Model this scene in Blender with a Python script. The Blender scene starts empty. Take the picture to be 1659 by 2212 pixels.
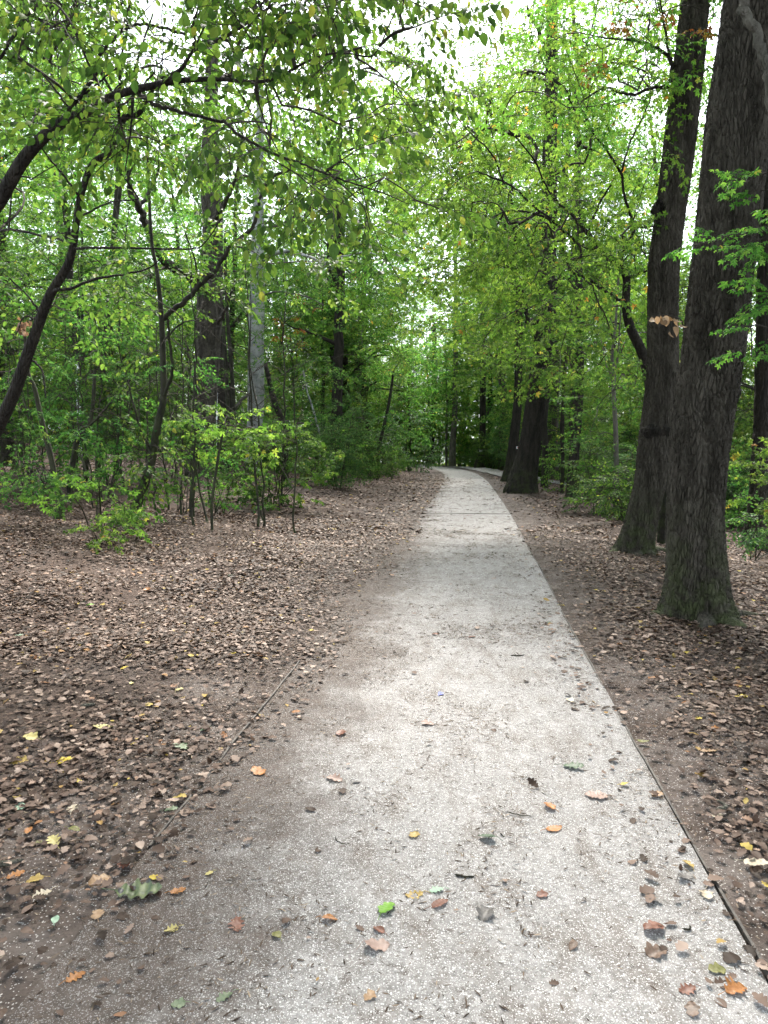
import bpy, math
import numpy as np
from mathutils import Vector

R = np.random.default_rng
F = 1533.0          # focal length in units of a 1659 px wide frame
CX, CY = 829.5, 1106.0
PITCH = math.atan((1106 - 970) / F)
CAM = np.array([0.0, 0.0, 1.5])
sc = bpy.context.scene
COL = sc.collection
PI = math.pi

# ------------------------------------------------------------------ helpers
def ray(px, py):
    u, v = (px - CX) / F, (CY - py) / F
    c, s = math.cos(PITCH), math.sin(PITCH)
    return np.array([u, c + v * s, -s + v * c])

def at(px, py, D):
    """a point D metres forward of where the photographer stood, seen at that spot of the photo"""
    d = ray(px, py)
    return CAM + d * (D / d[1])

def unit(v):
    v = np.asarray(v, float)
    return v / np.maximum(np.linalg.norm(v, axis=-1, keepdims=True), 1e-9)

def hash3(ix, iy, iz, seed=0):
    h = (ix.astype(np.int64) * 374761393 + iy.astype(np.int64) * 668265263 + iz.astype(np.int64) * 2147483647 + seed * 974634777) & 0xFFFFFFFF
    h = ((h ^ (h >> 13)) * 1274126177) & 0xFFFFFFFF
    h = ((h ^ (h >> 16)) * 2246822519) & 0xFFFFFFFF
    return ((h ^ (h >> 15)) & 0xFFFFFF) / float(0xFFFFFF)

def vnoise(x, y, z, seed=0):
    x, y, z = np.broadcast_arrays(np.asarray(x, float), np.asarray(y, float), np.asarray(z, float))
    ix, iy, iz = np.floor(x), np.floor(y), np.floor(z)
    fx, fy, fz = x - ix, y - iy, z - iz
    fx, fy, fz = [t * t * (3 - 2 * t) for t in (fx, fy, fz)]
    r = 0
    for dx in (0, 1):
        for dy in (0, 1):
            for dz in (0, 1):
                w = (fx if dx else 1 - fx) * (fy if dy else 1 - fy) * (fz if dz else 1 - fz)
                r = r + w * hash3(ix + dx, iy + dy, iz + dz, seed)
    return r * 2 - 1

def fbm(x, y, z, o=3, seed=0):
    r, a = 0, 1.0
    for k in range(o):
        r = r + a * vnoise(np.asarray(x) * 2 ** k, np.asarray(y) * 2 ** k, np.asarray(z) * 2 ** k, seed + k)
        a *= .5
    return r

def cell_edge(x, y, z, seed=0):
    ix, iy, iz = np.floor(x), np.floor(y), np.floor(z)
    d1 = np.full(x.shape, 9.0); d2 = d1.copy()
    for dx in (-1, 0, 1):
        for dy in (-1, 0, 1):
            for dz in (-1, 0, 1):
                cx, cy, cz = ix + dx, iy + dy, iz + dz
                d = (cx + hash3(cx, cy, cz, seed) - x) ** 2 + (cy + hash3(cx, cy, cz, seed + 1) - y) ** 2 + (cz + hash3(cx, cy, cz, seed + 2) - z) ** 2
                d = np.sqrt(d)
                d2 = np.minimum(d2, np.maximum(d1, d)); d1 = np.minimum(d1, d)
    return d2 - d1

class Buf:
    """collects quads for ONE mesh object"""
    def __init__(self): self.v, self.f, self.m, self.n = [], [], [], 0
    def add(self, V, Q, mat=0):
        V = np.asarray(V, float).reshape(-1, 3); Q = np.asarray(Q, np.int64).reshape(-1, 4)
        self.v.append(V); self.f.append(Q + self.n); self.m.append(np.full(len(Q), mat)); self.n += len(V)
    def mesh(self, name, mats, smooth=True, uv=None):
        V = np.concatenate(self.v); Q = np.concatenate(self.f); M = np.concatenate(self.m)
        me = bpy.data.meshes.new(name)
        me.vertices.add(len(V)); me.vertices.foreach_set('co', V.astype(np.float32).ravel())
        me.loops.add(Q.size); me.loops.foreach_set('vertex_index', Q.astype(np.int32).ravel())
        me.polygons.add(len(Q))
        me.polygons.foreach_set('loop_start', np.arange(0, Q.size, 4, dtype=np.int32))
        me.polygons.foreach_set('loop_total', np.full(len(Q), 4, np.int32))
        me.polygons.foreach_set('material_index', M.astype(np.int32))
        me.polygons.foreach_set('use_smooth', np.full(len(Q), smooth))
        for m in mats: me.materials.append(m)
        if uv is not None:
            l = me.uv_layers.new(name='lane'); l.data.foreach_set('uv', uv[Q.ravel()].astype(np.float32).ravel())
        me.update(calc_edges=True)
        return me

def link(name, me, parent=None, loc=None):
    o = bpy.data.objects.new(name, me); COL.objects.link(o)
    if parent is not None: o.parent = parent
    if loc is not None: o.location = loc
    return o

def tag(o, label=None, cat=None, group=None, kind=None):
    if label: o['label'] = label
    if cat: o['category'] = cat
    if group: o['group'] = group
    if kind: o['kind'] = kind
    return o

def thing(name, loc, label, cat, group=None):
    return tag(link(name, None, None, loc), label, cat, group)

def copy_tree(o, loc, rz, scale, label, group=None):
    c = o.copy(); COL.objects.link(c); c.location = loc; c.rotation_euler = (0, 0, rz); c.scale = scale
    c['label'] = label
    if group: c['group'] = group
    for ch in list(o.children):
        d = ch.copy(); COL.objects.link(d); d.parent = c
    return c

def frames(P):
    """P (..., K, 3) -> normals / binormals along polylines"""
    T = unit(np.gradient(P, axis=-2))
    T0 = T[..., :1, :]
    ref = np.where(np.abs(T0[..., 2:3]) > .9, np.array([1., 0, 0]), np.array([0, 0, 1.]))
    N = []
    n = unit(np.cross(ref, T0))[..., 0, :]
    for k in range(P.shape[-2]):
        t = T[..., k, :]
        n = unit(n - t * (n * t).sum(-1, keepdims=True)); N.append(n)
    N = np.stack(N, -2)
    return N, np.cross(T, N)

def tubes(P, r, sides=6):
    """P (M,K,3), r (M,K) -> verts, quads (open tubes, tips pinched by radius)"""
    P = np.asarray(P, float); r = np.asarray(r, float)
    if P.ndim == 2: P, r = P[None], r[None]
    M, K, _ = P.shape
    N, B = frames(P)
    a = np.arange(sides) * 2 * PI / sides
    V = P[:, :, None] + r[:, :, None, None] * (np.cos(a)[None, None, :, None] * N[:, :, None] + np.sin(a)[None, None, :, None] * B[:, :, None])
    i = np.arange(M * K * sides).reshape(M, K, sides)
    q = np.stack([i[:, :-1], np.roll(i, -1, 2)[:, :-1], np.roll(i, -1, 2)[:, 1:], i[:, 1:]], -1)
    return V.reshape(-1, 3), q.reshape(-1, 4)

def resample(P, n, r=None):
    P = np.asarray(P, float)
    m = len(P)
    ext = np.vstack([2 * P[0] - P[1], P, 2 * P[-1] - P[-2]])
    t = np.linspace(0, m - 1 - 1e-6, n); i = t.astype(int); f = (t - i)[:, None]
    p0, p1, p2, p3 = ext[i], ext[i + 1], ext[i + 2], ext[i + 3]
    C = .5 * ((2 * p1) + (-p0 + p2) * f + (2 * p0 - 5 * p1 + 4 * p2 - p3) * f ** 2 + (-p0 + 3 * p1 - 3 * p2 + p3) * f ** 3)
    if r is None: return C
    return C, np.interp(t, np.arange(m), r)

# ------------------------------------------------------------------ materials
def new_mat(name):
    m = bpy.data.materials.new(name); m.use_nodes = True
    nt = m.node_tree; nt.nodes.clear()
    out = nt.nodes.new('ShaderNodeOutputMaterial')
    return m, nt, out

def nd(nt, t, **kw):
    n = nt.nodes.new(t)
    for k, v in kw.items():
        if k.startswith('i_'): n.inputs[k[2:].replace('_', ' ')].default_value = v
        else: setattr(n, k, v)
    return n

def ramp(nt, stops, fac, interp='LINEAR'):
    n = nt.nodes.new('ShaderNodeValToRGB'); cr = n.color_ramp; cr.interpolation = interp
    while len(cr.elements) < len(stops): cr.elements.new(.5)
    for e, (p, c) in zip(cr.elements, stops):
        e.position = p; e.color = (*c, 1) if len(c) == 3 else c
    nt.links.new(fac, n.inputs[0]); return n.outputs[0]

def mix(nt, a, b, fac, mode='MIX'):
    n = nt.nodes.new('ShaderNodeMix'); n.data_type = 'RGBA'; n.blend_type = mode; n.clamp_factor = True
    for s, v in ((n.inputs[0], fac), (n.inputs[6], a), (n.inputs[7], b)):
        if hasattr(v, 'links'): nt.links.new(v, s)
        else: s.default_value = v if not isinstance(v, tuple) or len(v) == 4 else (*v, 1)
    return n.outputs[2]

def mth(nt, op, a, b=None, c=None, clamp=False):
    n = nt.nodes.new('ShaderNodeMath'); n.operation = op; n.use_clamp = clamp
    for s, v in zip(n.inputs, (a, b, c)):
        if v is None: continue
        if hasattr(v, 'links'): nt.links.new(v, s)
        else: s.default_value = v
    return n.outputs[0]

def mrange(nt, v, a, b, lo=0., hi=1., smooth=True):
    n = nt.nodes.new('ShaderNodeMapRange'); n.interpolation_type = 'SMOOTHSTEP' if smooth else 'LINEAR'
    nt.links.new(v, n.inputs[0]); n.inputs[1].default_value = a; n.inputs[2].default_value = b; n.inputs[3].default_value = lo; n.inputs[4].default_value = hi
    return n.outputs[0]

def coords(nt, scale=(1, 1, 1), src='Object'):
    tc = nt.nodes.new('ShaderNodeTexCoord'); mp = nt.nodes.new('ShaderNodeMapping')
    nt.links.new(tc.outputs[src], mp.inputs[0]); mp.inputs[3].default_value = scale
    return mp.outputs[0]

def noise(nt, vec, scale, detail=4, rough=.55, dist=0, out=0):
    n = nt.nodes.new('ShaderNodeTexNoise'); nt.links.new(vec, n.inputs['Vector'])
    n.inputs['Scale'].default_value = scale; n.inputs['Detail'].default_value = detail
    n.inputs['Roughness'].default_value = rough; n.inputs['Distortion'].default_value = dist
    return n.outputs[out]

def voro(nt, vec, scale, feature='F1', out='Distance', rand=1):
    n = nt.nodes.new('ShaderNodeTexVoronoi'); n.feature = feature; nt.links.new(vec, n.inputs['Vector'])
    n.inputs['Scale'].default_value = scale; n.inputs['Randomness'].default_value = rand
    return n.outputs[out]

def principled(nt, out, col, rough=.8, spec=.3, bump=None, dist=.01, strength=1.):
    p = nt.nodes.new('ShaderNodeBsdfPrincipled')
    if hasattr(col, 'links'): nt.links.new(col, p.inputs['Base Color'])
    else: p.inputs['Base Color'].default_value = (*col, 1)
    if hasattr(rough, 'links'): nt.links.new(rough, p.inputs['Roughness'])
    else: p.inputs['Roughness'].default_value = rough
    p.inputs['Specular IOR Level'].default_value = spec
    if bump is not None:
        b = nt.nodes.new('ShaderNodeBump'); b.inputs['Distance'].default_value = dist; b.inputs['Strength'].default_value = strength
        nt.links.new(bump, b.inputs['Height']); nt.links.new(b.outputs[0], p.inputs['Normal'])
    if out is not None: nt.links.new(p.outputs[0], out.inputs[0])
    return p

def leaf_mat(name, stops, trans=.5, tint=(1.45, 1.42, .9), rough=.55, vary=.4, interp='LINEAR'):
    m, nt, out = new_mat(name)
    g = nt.nodes.new('ShaderNodeNewGeometry'); oi = nt.nodes.new('ShaderNodeObjectInfo')
    c = ramp(nt, stops, g.outputs['Random Per Island'], interp)
    hs = nt.nodes.new('ShaderNodeHueSaturation'); nt.links.new(c, hs.inputs['Color'])
    nt.links.new(mth(nt, 'MULTIPLY_ADD', oi.outputs['Random'], vary, 1 - vary / 2), hs.inputs['Value'])
    nt.links.new(mth(nt, 'MULTIPLY_ADD', oi.outputs['Random'], .04, .485), hs.inputs['Hue'])
    c = hs.outputs[0]
    p = principled(nt, None, c, rough, .14)
    if trans > 0:
        t = nt.nodes.new('ShaderNodeBsdfTranslucent')
        nt.links.new(mix(nt, c, (*tint, 1), 1., 'MULTIPLY'), t.inputs[0])
        ms = nt.nodes.new('ShaderNodeMixShader'); ms.inputs[0].default_value = trans
        nt.links.new(p.outputs[0], ms.inputs[1]); nt.links.new(t.outputs[0], ms.inputs[2])
        nt.links.new(ms.outputs[0], out.inputs[0])
    else: nt.links.new(p.outputs[0], out.inputs[0])
    return m

def bark_mat(name, dark, light, scale=28, stretch=.22, dist=.02, moss=0., top=1.2, rough=.9, fine=1.):
    m, nt, out = new_mat(name)
    v = coords(nt, (1, 1, stretch)); iso = coords(nt)
    wob = noise(nt, v, scale * .35, 3, .6, out=1)
    vv = nt.nodes.new('ShaderNodeVectorMath'); vv.operation = 'MULTIPLY_ADD'
    nt.links.new(wob, vv.inputs[0]); vv.inputs[1].default_value = (.05, .05, .05); nt.links.new(v, vv.inputs[2])
    e = voro(nt, vv.outputs[0], scale, 'DISTANCE_TO_EDGE')
    h = mrange(nt, e, 0., .28)
    n2 = noise(nt, iso, 90, 4, .65)
    hh = mth(nt, 'ADD', h, mth(nt, 'MULTIPLY', n2, .35 * fine))
    n1 = noise(nt, v, 9, 5, .6)
    c = mix(nt, (*dark, 1), (*light, 1), mrange(nt, n1, .3, .7))
    c = mix(nt, c, (light[0] * 1.35, light[1] * 1.38, light[2] * 1.4, 1), mrange(nt, n2, .55, .8, 0, .6))
    if moss > 0:
        sep = nt.nodes.new('ShaderNodeSeparateXYZ'); nt.links.new(iso, sep.inputs[0])
        hz = mrange(nt, sep.outputs[2], top, -.1)
        mk = mth(nt, 'MULTIPLY', hz, mrange(nt, noise(nt, iso, 6, 4, .6), .38, .62))
        c = mix(nt, c, (.045, .062, .018, 1), mth(nt, 'MULTIPLY', mk, moss))
    principled(nt, out, c, rough, .2, hh, dist)
    return m

G1 = [(0, (.02, .056, .014)), (.35, (.043, .108, .022)), (.7, (.075, .155, .032)), (.975, (.12, .2, .045)), (1, (.24, .25, .05))]
G2 = [(0, (.036, .09, .018)), (.4, (.074, .158, .03)), (.8, (.12, .22, .042)), (.98, (.17, .26, .055)), (.993, (.28, .26, .05)), (1, (.36, .17, .04))]
G3 = [(0, (.024, .058, .02)), (.5, (.05, .11, .032)), (.9, (.082, .15, .045)), (1, (.14, .19, .05))]
M = {}
M['maple'] = leaf_mat('maple_leaf', G2, .56)
M['hornbeam'] = leaf_mat('hornbeam_leaf', G1, .5)
M['under'] = leaf_mat('understory_leaf', G1, .5)
M['tall'] = leaf_mat('canopy_leaf', G2, .55, vary=.45)
M['shrub'] = leaf_mat('shrub_leaf', G3, .42, vary=.4)
M['orange_leaf'] = leaf_mat('turning_leaf', [(0, (.2, .17, .03)), (.5, (.26, .14, .03)), (.8, (.17, .055, .025)), (1, (.1, .13, .03))], .4, tint=(1.2, 1, .7))
M['dry_leaf'] = leaf_mat('dry_leaf', [(0, (.16, .1, .06)), (.5, (.34, .23, .15)), (1, (.48, .36, .26))], .35, tint=(1.1, 1, .8), vary=.1)
M['litter'] = leaf_mat('litter_leaf', [(0, (.016, .01, .007)), (.3, (.042, .026, .019)), (.6, (.09, .059, .046)), (.82, (.15, .104, .083)), (.955, (.28, .215, .18)), (.985, (.17, .075, .032)), (.996, (.26, .19, .06)), (1, (.33, .25, .05))], .15, tint=(1.1, 1, .8), rough=.6, vary=0)
M['crumb'] = leaf_mat('crumb', [(0, (.02, .013, .01)), (.55, (.055, .036, .027)), (.88, (.11, .078, .06)), (1, (.22, .17, .13))], 0, rough=.8, vary=0)
M['oak_grey'] = bark_mat('oak_grey_bark', (.03, .026, .022), (.085, .074, .063), 22, .2, .03, .3, 1.3)
M['oak_bark'] = bark_mat('oak_bark', (.02, .017, .0125), (.068, .06, .048), 30, .2, .012, .6, 1.3)
M['dark_bark'] = bark_mat('dark_bark', (.010, .0085, .007), (.03, .025, .02), 26, .2, .025, .5, 1.5)
M['grey_bark'] = bark_mat('grey_bark', (.045, .042, .034), (.1, .092, .077), 40, .3, .006, .3, 2.)
M['young_bark'] = bark_mat('young_bark', (.014, .0135, .01), (.04, .037, .028), 60, .4, .003, .5, 4)
M['twig'] = bark_mat('twig_bark', (.016, .013, .01), (.045, .038, .03), 80, .5, .002)

def beech_bark():
    m, nt, out = new_mat('beech_bark')
    v = coords(nt); hv = coords(nt, (1, 1, 7))
    c = mix(nt, (.14, .145, .14, 1), (.24, .245, .238, 1), mrange(nt, noise(nt, v, 3, 5, .6), .35, .65))
    c = mix(nt, c, (.055, .065, .045, 1), mrange(nt, noise(nt, v, 1.6, 4, .7), .55, .72, 0, .6))
    ln = mrange(nt, noise(nt, coords(nt, (.6, .6, 6)), 2.4, 3, .6), .64, .69)
    c = mix(nt, c, (.03, .028, .026, 1), mth(nt, 'MULTIPLY', ln, .75))
    sp = mrange(nt, voro(nt, coords(nt, (1, 1, 1.6)), 5.5), .13, .07)
    c = mix(nt, c, (.02, .018, .016, 1), mth(nt, 'MULTIPLY', sp, .8))
    principled(nt, out, c, .7, .3, noise(nt, hv, 4, 4), .01)
    return m
M['beech'] = beech_bark()

def speckle(nt, v, scale, thr, size):
    """scattered pale stone chips: returns a mask"""
    n = nt.nodes.new('ShaderNodeTexVoronoi'); nt.links.new(v, n.inputs['Vector']); n.inputs['Scale'].default_value = scale
    s = nt.nodes.new('ShaderNodeSeparateColor'); nt.links.new(n.outputs['Color'], s.inputs[0])
    sel = mth(nt, 'GREATER_THAN', s.outputs[0], thr)
    rad = mth(nt, 'MULTIPLY_ADD', s.outputs[1], size * .8, size * .5)
    return mth(nt, 'MULTIPLY', sel, mth(nt, 'LESS_THAN', n.outputs['Distance'], rad))

def soil_nodes(nt, v):
    n1 = noise(nt, v, 1.3, 5, .6); n2 = noise(nt, v, 45, 5, .7); n3 = noise(nt, v, 11, 4, .7)
    c = mix(nt, (.022, .015, .012, 1), (.066, .047, .039, 1), mrange(nt, n3, .3, .7))
    c = mix(nt, c, (.115, .094, .085, 1), mrange(nt, n1, .45, .7, 0, .6))
    c = mix(nt, c, (.025, .018, .014, 1), mrange(nt, n2, .52, .68, 0, .7))
    return c, n2

def ground_mat():
    m, nt, out = new_mat('forest_soil')
    v = coords(nt)
    uv = nt.nodes.new('ShaderNodeUVMap'); uv.uv_map = 'lane'
    sep = nt.nodes.new('ShaderNodeSeparateXYZ'); nt.links.new(uv.outputs[0], sep.inputs[0])
    s = sep.outputs[0]
    c, n2 = soil_nodes(nt, v)
    a = mth(nt, 'ABSOLUTE', s)
    near = mrange(nt, mth(nt, 'ADD', a, mth(nt, 'MULTIPLY', noise(nt, v, 1.7, 4, .6), 1.4)), 3.0, 1.7)
    c = mix(nt, c, (.13, .112, .104, 1), mth(nt, 'MULTIPLY', near, mrange(nt, noise(nt, v, 3.1, 5, .6), .4, .65, .1, .6)))
    chip = mth(nt, 'MULTIPLY', speckle(nt, v, 140, .74, .4), near)
    c = mix(nt, c, (.4, .375, .36, 1), mth(nt, 'MULTIPLY', chip, .8))
    far = mrange(nt, sep.outputs[1], 14, 40)
    litter = mix(nt, (.04, .026, .02, 1), (.15, .104, .082, 1), mrange(nt, noise(nt, v, 16, 5, .75), .4, .66))
    c = mix(nt, c, litter, mth(nt, 'MULTIPLY', mrange(nt, a, 2.2, 3.6), mth(nt, 'MAXIMUM', far, .35)))
    principled(nt, out, c, .95, .15, mth(nt, 'ADD', n2, mth(nt, 'MULTIPLY', chip, .6)), .012)
    return m

def path_mat():
    m, nt, out = new_mat('gravel_path')
    v = coords(nt)
    uv = nt.nodes.new('ShaderNodeUVMap'); uv.uv_map = 'lane'
    sep = nt.nodes.new('ShaderNodeSeparateXYZ'); nt.links.new(uv.outputs[0], sep.inputs[0])
    u, w = sep.outputs[0], sep.outputs[1]
    n1 = noise(nt, v, 1.1, 5, .62); n2 = noise(nt, v, 60, 5, .72); n3 = noise(nt, v, 7, 5, .65); n4 = noise(nt, coords(nt, (2.2, .8, 1)), 3.4, 5, .65)
    c = mix(nt, (.125, .118, .115, 1), (.23, .22, .216, 1), mrange(nt, n2, .32, .66))
    c = mix(nt, c, (.3, .288, .284, 1), mrange(nt, n3, .45, .72, 0, .5))
    # trodden-in earth: patches and a bank of it along the left edge
    patch = mrange(nt, n4, .46, .66, 0, .75)
    c = mix(nt, c, (.12, .104, .094, 1), patch)
    c = mix(nt, c, (.06, .046, .038, 1), mrange(nt, noise(nt, coords(nt, (.8, 1.6, 1)), 15, 6, .8), .54, .66, 0, .85))
    soil, sn = soil_nodes(nt, v)
    soil = mix(nt, soil, (.092, .076, .067, 1), .32)
    wid = mrange(nt, w, 7, 20, .55, .12)
    e = mth(nt, 'ADD', u, mth(nt, 'MULTIPLY_ADD', n1, 1.5, -.75))
    e = mth(nt, 'ADD', e, mth(nt, 'MULTIPLY_ADD', n3, .5, -.25))
    dirt = mrange(nt, mth(nt, 'SUBTRACT', e, wid), .34, -.34)
    c = mix(nt, c, soil, mth(nt, 'MULTIPLY', dirt, mrange(nt, mth(nt, 'ADD', u, mth(nt, 'MULTIPLY', n3, .5)), .3, .75, 1., .84)))
    re = mrange(nt, mth(nt, 'ADD', u, mth(nt, 'MULTIPLY', n3, .25)), 2.1, 2.28, 0, .6)
    c = mix(nt, c, soil, re)
    chips = mth(nt, 'MAXIMUM', speckle(nt, v, 150, .68, .4), speckle(nt, v, 270, .6, .42))
    chips = mth(nt, 'MULTIPLY', chips, mrange(nt, dirt, 1.3, .1, .35, 1))
    c = mix(nt, c, (.46, .45, .445, 1), mth(nt, 'MULTIPLY', chips, .85))
    dk = speckle(nt, v, 130, .8, .4)
    c = mix(nt, c, (.12, .1, .09, 1), mth(nt, 'MULTIPLY', dk, .6))
    principled(nt, out, c, .92, .2, mth(nt, 'ADD', n2, mth(nt, 'MULTIPLY', chips, .4)), .008)
    return m
M['ground'] = ground_mat(); M['path'] = path_mat()

def plain(name, c1, c2, rough=.6, scale=20, bump=.002, trans=0):
    m, nt, out = new_mat(name); v = coords(nt)
    n = noise(nt, v, scale, 5, .65)
    p = principled(nt, None, mix(nt, (*c1, 1), (*c2, 1), mrange(nt, n, .35, .65)), rough, .3, n, bump)
    if trans:
        t = nt.nodes.new('ShaderNodeBsdfTranslucent'); t.inputs[0].default_value = (c2[0] * 1.2, c2[1] * 1.2, c2[2] * .8, 1)
        ms = nt.nodes.new('ShaderNodeMixShader'); ms.inputs[0].default_value = trans
        nt.links.new(p.outputs[0], ms.inputs[1]); nt.links.new(t.outputs[0], ms.inputs[2]); nt.links.new(ms.outputs[0], out.inputs[0])
    else: nt.links.new(p.outputs[0], out.inputs[0])
    return m
M['steel'] = plain('edging_steel', (.03, .026, .024), (.07, .06, .052), .7, 30)
M['white'] = plain('white_paint', (.55, .58, .6), (.75, .77, .78), .6)
M['red'] = plain('red_paint', (.45, .04, .03), (.6, .06, .05), .6)
M['carve'] = plain('carved_scar', (.03, .026, .022), (.06, .05, .045), .9)

# ------------------------------------------------------------------ terrain
RE = np.array([(.12, -8), (.36, -5), (.6, -3), (.84, 0), (1.10, 2.05), (1.30, 3.65), (1.62, 6.2), (2.01, 9.2), (2.47, 12.8), (2.93, 16.4), (4.0, 25.6), (5.0, 35), (5.7, 45), (5.6, 54), (4.4, 62), (1.2, 70), (-5, 77), (-14, 82)])
edge = resample(np.c_[RE, np.zeros(len(RE))], 420)[:, :2]
tan = unit(np.gradient(edge, axis=0)); nor = np.c_[-tan[:, 1], tan[:, 0]]     # points left
cl = edge + nor * 1.015
run = np.r_[0, np.cumsum(np.linalg.norm(np.diff(cl, axis=0), axis=1))]
W = 2.03

def lateral(x, y):
    x = np.asarray(x, float); y = np.asarray(y, float); sh = x.shape; x = x.ravel(); y = y.ravel()
    out = np.empty(len(x))
    for k in range(0, len(x), 20000):
        dx = x[k:k + 20000, None] - cl[None, :, 0]; dy = y[k:k + 20000, None] - cl[None, :, 1]
        d = dx * dx + dy * dy; j = d.argmin(1); a = np.arange(len(j))
        side = dx[a, j] * nor[j, 0] + dy[a, j] * nor[j, 1]
        out[k:k + 20000] = -np.sign(side) * np.maximum(np.abs(side), np.sqrt(d[a, j]) * (np.sqrt(d[a, j]) > 3))
    return out.reshape(sh)

def height(x, y, s=None):
    x = np.asarray(x, float); y = np.asarray(y, float)
    if s is None: s = lateral(x, y)
    tl = np.maximum(0, -s - 1.7); tr = np.maximum(0, s - 2.7)
    zl = .115 * tl * tl / (tl + 1.2); zl = 2.6 * np.tanh(zl / 2.6)
    zr = .14 * tr * tr / (tr + 1.5); zr = 2.6 * np.tanh(zr / 2.6)
    b = np.clip((np.abs(s) - 1.15) / 1.2, 0, 1)
    return zl - zr + b * (.07 * vnoise(x * .6, y * .6, 0, 3) + .025 * vnoise(x * 2.3, y * 2.3, 0, 5))

def hz(x, y): return float(height(np.array([x]), np.array([y]))[0])

def gpt(px, py):
    d = ray(px, py); D = np.linspace(1, 90, 3600)
    P = CAM + d[None] * (D / d[1])[:, None]
    g = height(P[:, 0], P[:, 1]); k = np.argmax(P[:, 2] < g)
    if P[k, 2] >= g[k]: k = -1
    return np.array([P[k, 0], P[k, 1], g[k]])

def ground():
    t = np.linspace(-1, 1, 420); xs = np.sign(t) * (np.abs(t) * 9 + np.abs(t) ** 6 * 111) + 1
    u = np.linspace(0, 1, 620); ys = -10 + 42 * u + 170 * u ** 6
    X, Y = np.meshgrid(xs, ys)
    S = lateral(X, Y); Z = height(X, Y, S)
    b = np.clip((np.abs(S) - 1.12) / .25, 0, 1)
    Z = Z + b * (.010 * vnoise(X * 9, Y * 9, 0, 8) + .006 * vnoise(X * 21, Y * 21, 0, 9)) - .012 * (1 - b)
    ny, nx = X.shape; i = np.arange(nx * ny).reshape(ny, nx)
    q = np.stack([i[:-1, :-1], i[:-1, 1:], i[1:, 1:], i[1:, :-1]], -1).reshape(-1, 4)
    B = Buf(); B.add(np.stack([X, Y, Z], -1), q)
    tag(link('ground', B.mesh('ground', [M['ground']], uv=np.c_[S.ravel(), Y.ravel()])), kind='structure')
ground()

def path():
    us = np.linspace(-1.015, 1.015, 43)
    C = resample(np.c_[cl, run], 1600)
    T = unit(np.gradient(C[:, :2], axis=0)); N = np.c_[T[:, 1], -T[:, 0]]
    P = C[:, None, :2] + N[:, None] * us[None, :, None]
    Z = .004 + .004 * vnoise(P[..., 0] * 1.3, P[..., 1] * 1.3, 0, 21) + .0015 * vnoise(P[..., 0] * 9, P[..., 1] * 9, 0, 22)
    i = np.arange(P.shape[0] * 43).reshape(-1, 43)
    q = np.stack([i[:-1, :-1], i[:-1, 1:], i[1:, 1:], i[1:, :-1]], -1).reshape(-1, 4)
    B = Buf(); B.add(np.concatenate([P, Z[..., None]], -1), q)
    tag(link('path', B.mesh('path', [M['path']], uv=np.stack([np.broadcast_to(us + 1.015, Z.shape), P[..., 1]], -1).reshape(-1, 2))), kind='structure')
    # thin steel edging along the right side and where it shows on the left
    def strip(off, y0, y1, name, h=.014, w=.009):
        k = (C[:, 1] > y0) & (C[:, 1] < y1); c = C[k][:, :2] + N[k] * off
        n = N[k]; z = h * (.35 + .65 * np.clip(.6 + 1.2 * vnoise(c[:, 1] * 1.9, off, 0, 31), 0, 1))
        wob = (.012 * vnoise(c[:, 1] * .9, 0, off, 4) + .004 * vnoise(c[:, 1] * 4, 0, off, 5))[:, None] * n
        a = np.c_[c - n * w / 2 + wob, z]; b = np.c_[c + n * w / 2 + wob, z]; a0 = a.copy(); b0 = b.copy(); a0[:, 2] = b0[:, 2] = -.04
        V = np.stack([a0, a, b, b0], 1); i = np.arange(len(c) * 4).reshape(-1, 4)
        q = np.stack([i[:-1, :-1], i[:-1, 1:], i[1:, 1:], i[1:, :-1]], -1).reshape(-1, 4)
        B = Buf(); B.add(V, q); tag(link(name, B.mesh(name, [M['steel']], False)), kind='structure')
    strip(1.02, -5, 40, 'path_edging')
    strip(-1.02, 2.42, 4.8, 'path_edging', .017, .009)
    # joints across the path
    for D, a, b in ((16.4, -.93, 1.01), (36.5, .1, 1.01)):
        k = np.argmin(np.abs(C[:, 1] - D)); c, n, t = C[k, :2], N[k], T[k]
        p = [c + n * a - t * .012, c + n * b - t * .012, c + n * b + t * .012, c + n * a + t * .012]
        V = [(*x, .013) for x in p] + [(*x, -.01) for x in p]
        B = Buf(); B.add(V, [(0, 1, 2, 3), (0, 4, 5, 1), (1, 5, 6, 2), (2, 6, 7, 3), (3, 7, 4, 0)])
        tag(link('path_joint', B.mesh('path_joint', [M['steel']], False)), kind='structure')
    # pale gravel spur right of the path, behind the twin oak
    c = resample(np.array([(5.9, 60, 0), (6.9, 55, 0), (7.2, 47, 0), (7.4, 39, 0), (8.6, 33, 0), (11, 29, 0)]), 60)[:, :2]
    t = unit(np.gradient(c, axis=0)); n = np.c_[t[:, 1], -t[:, 0]]; us2 = np.linspace(-.9, .9, 13)
    P = c[:, None] + n[:, None] * us2[None, :, None] * (1 + .15 * vnoise(np.arange(60) * .3, 0, 0, 2))[:, None, None]
    Z = height(P[..., 0], P[..., 1]) + .05
    i = np.arange(60 * 13).reshape(-1, 13)
    q = np.stack([i[:-1, :-1], i[:-1, 1:], i[1:, 1:], i[1:, :-1]], -1).reshape(-1, 4)
    B = Buf(); B.add(np.concatenate([P, Z[..., None]], -1), q)
    tag(link('side_path', B.mesh('side_path', [M['path']], uv=np.stack([np.full(Z.shape, 1.2), P[..., 1]], -1).reshape(-1, 2))), kind='structure')
path()

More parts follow.
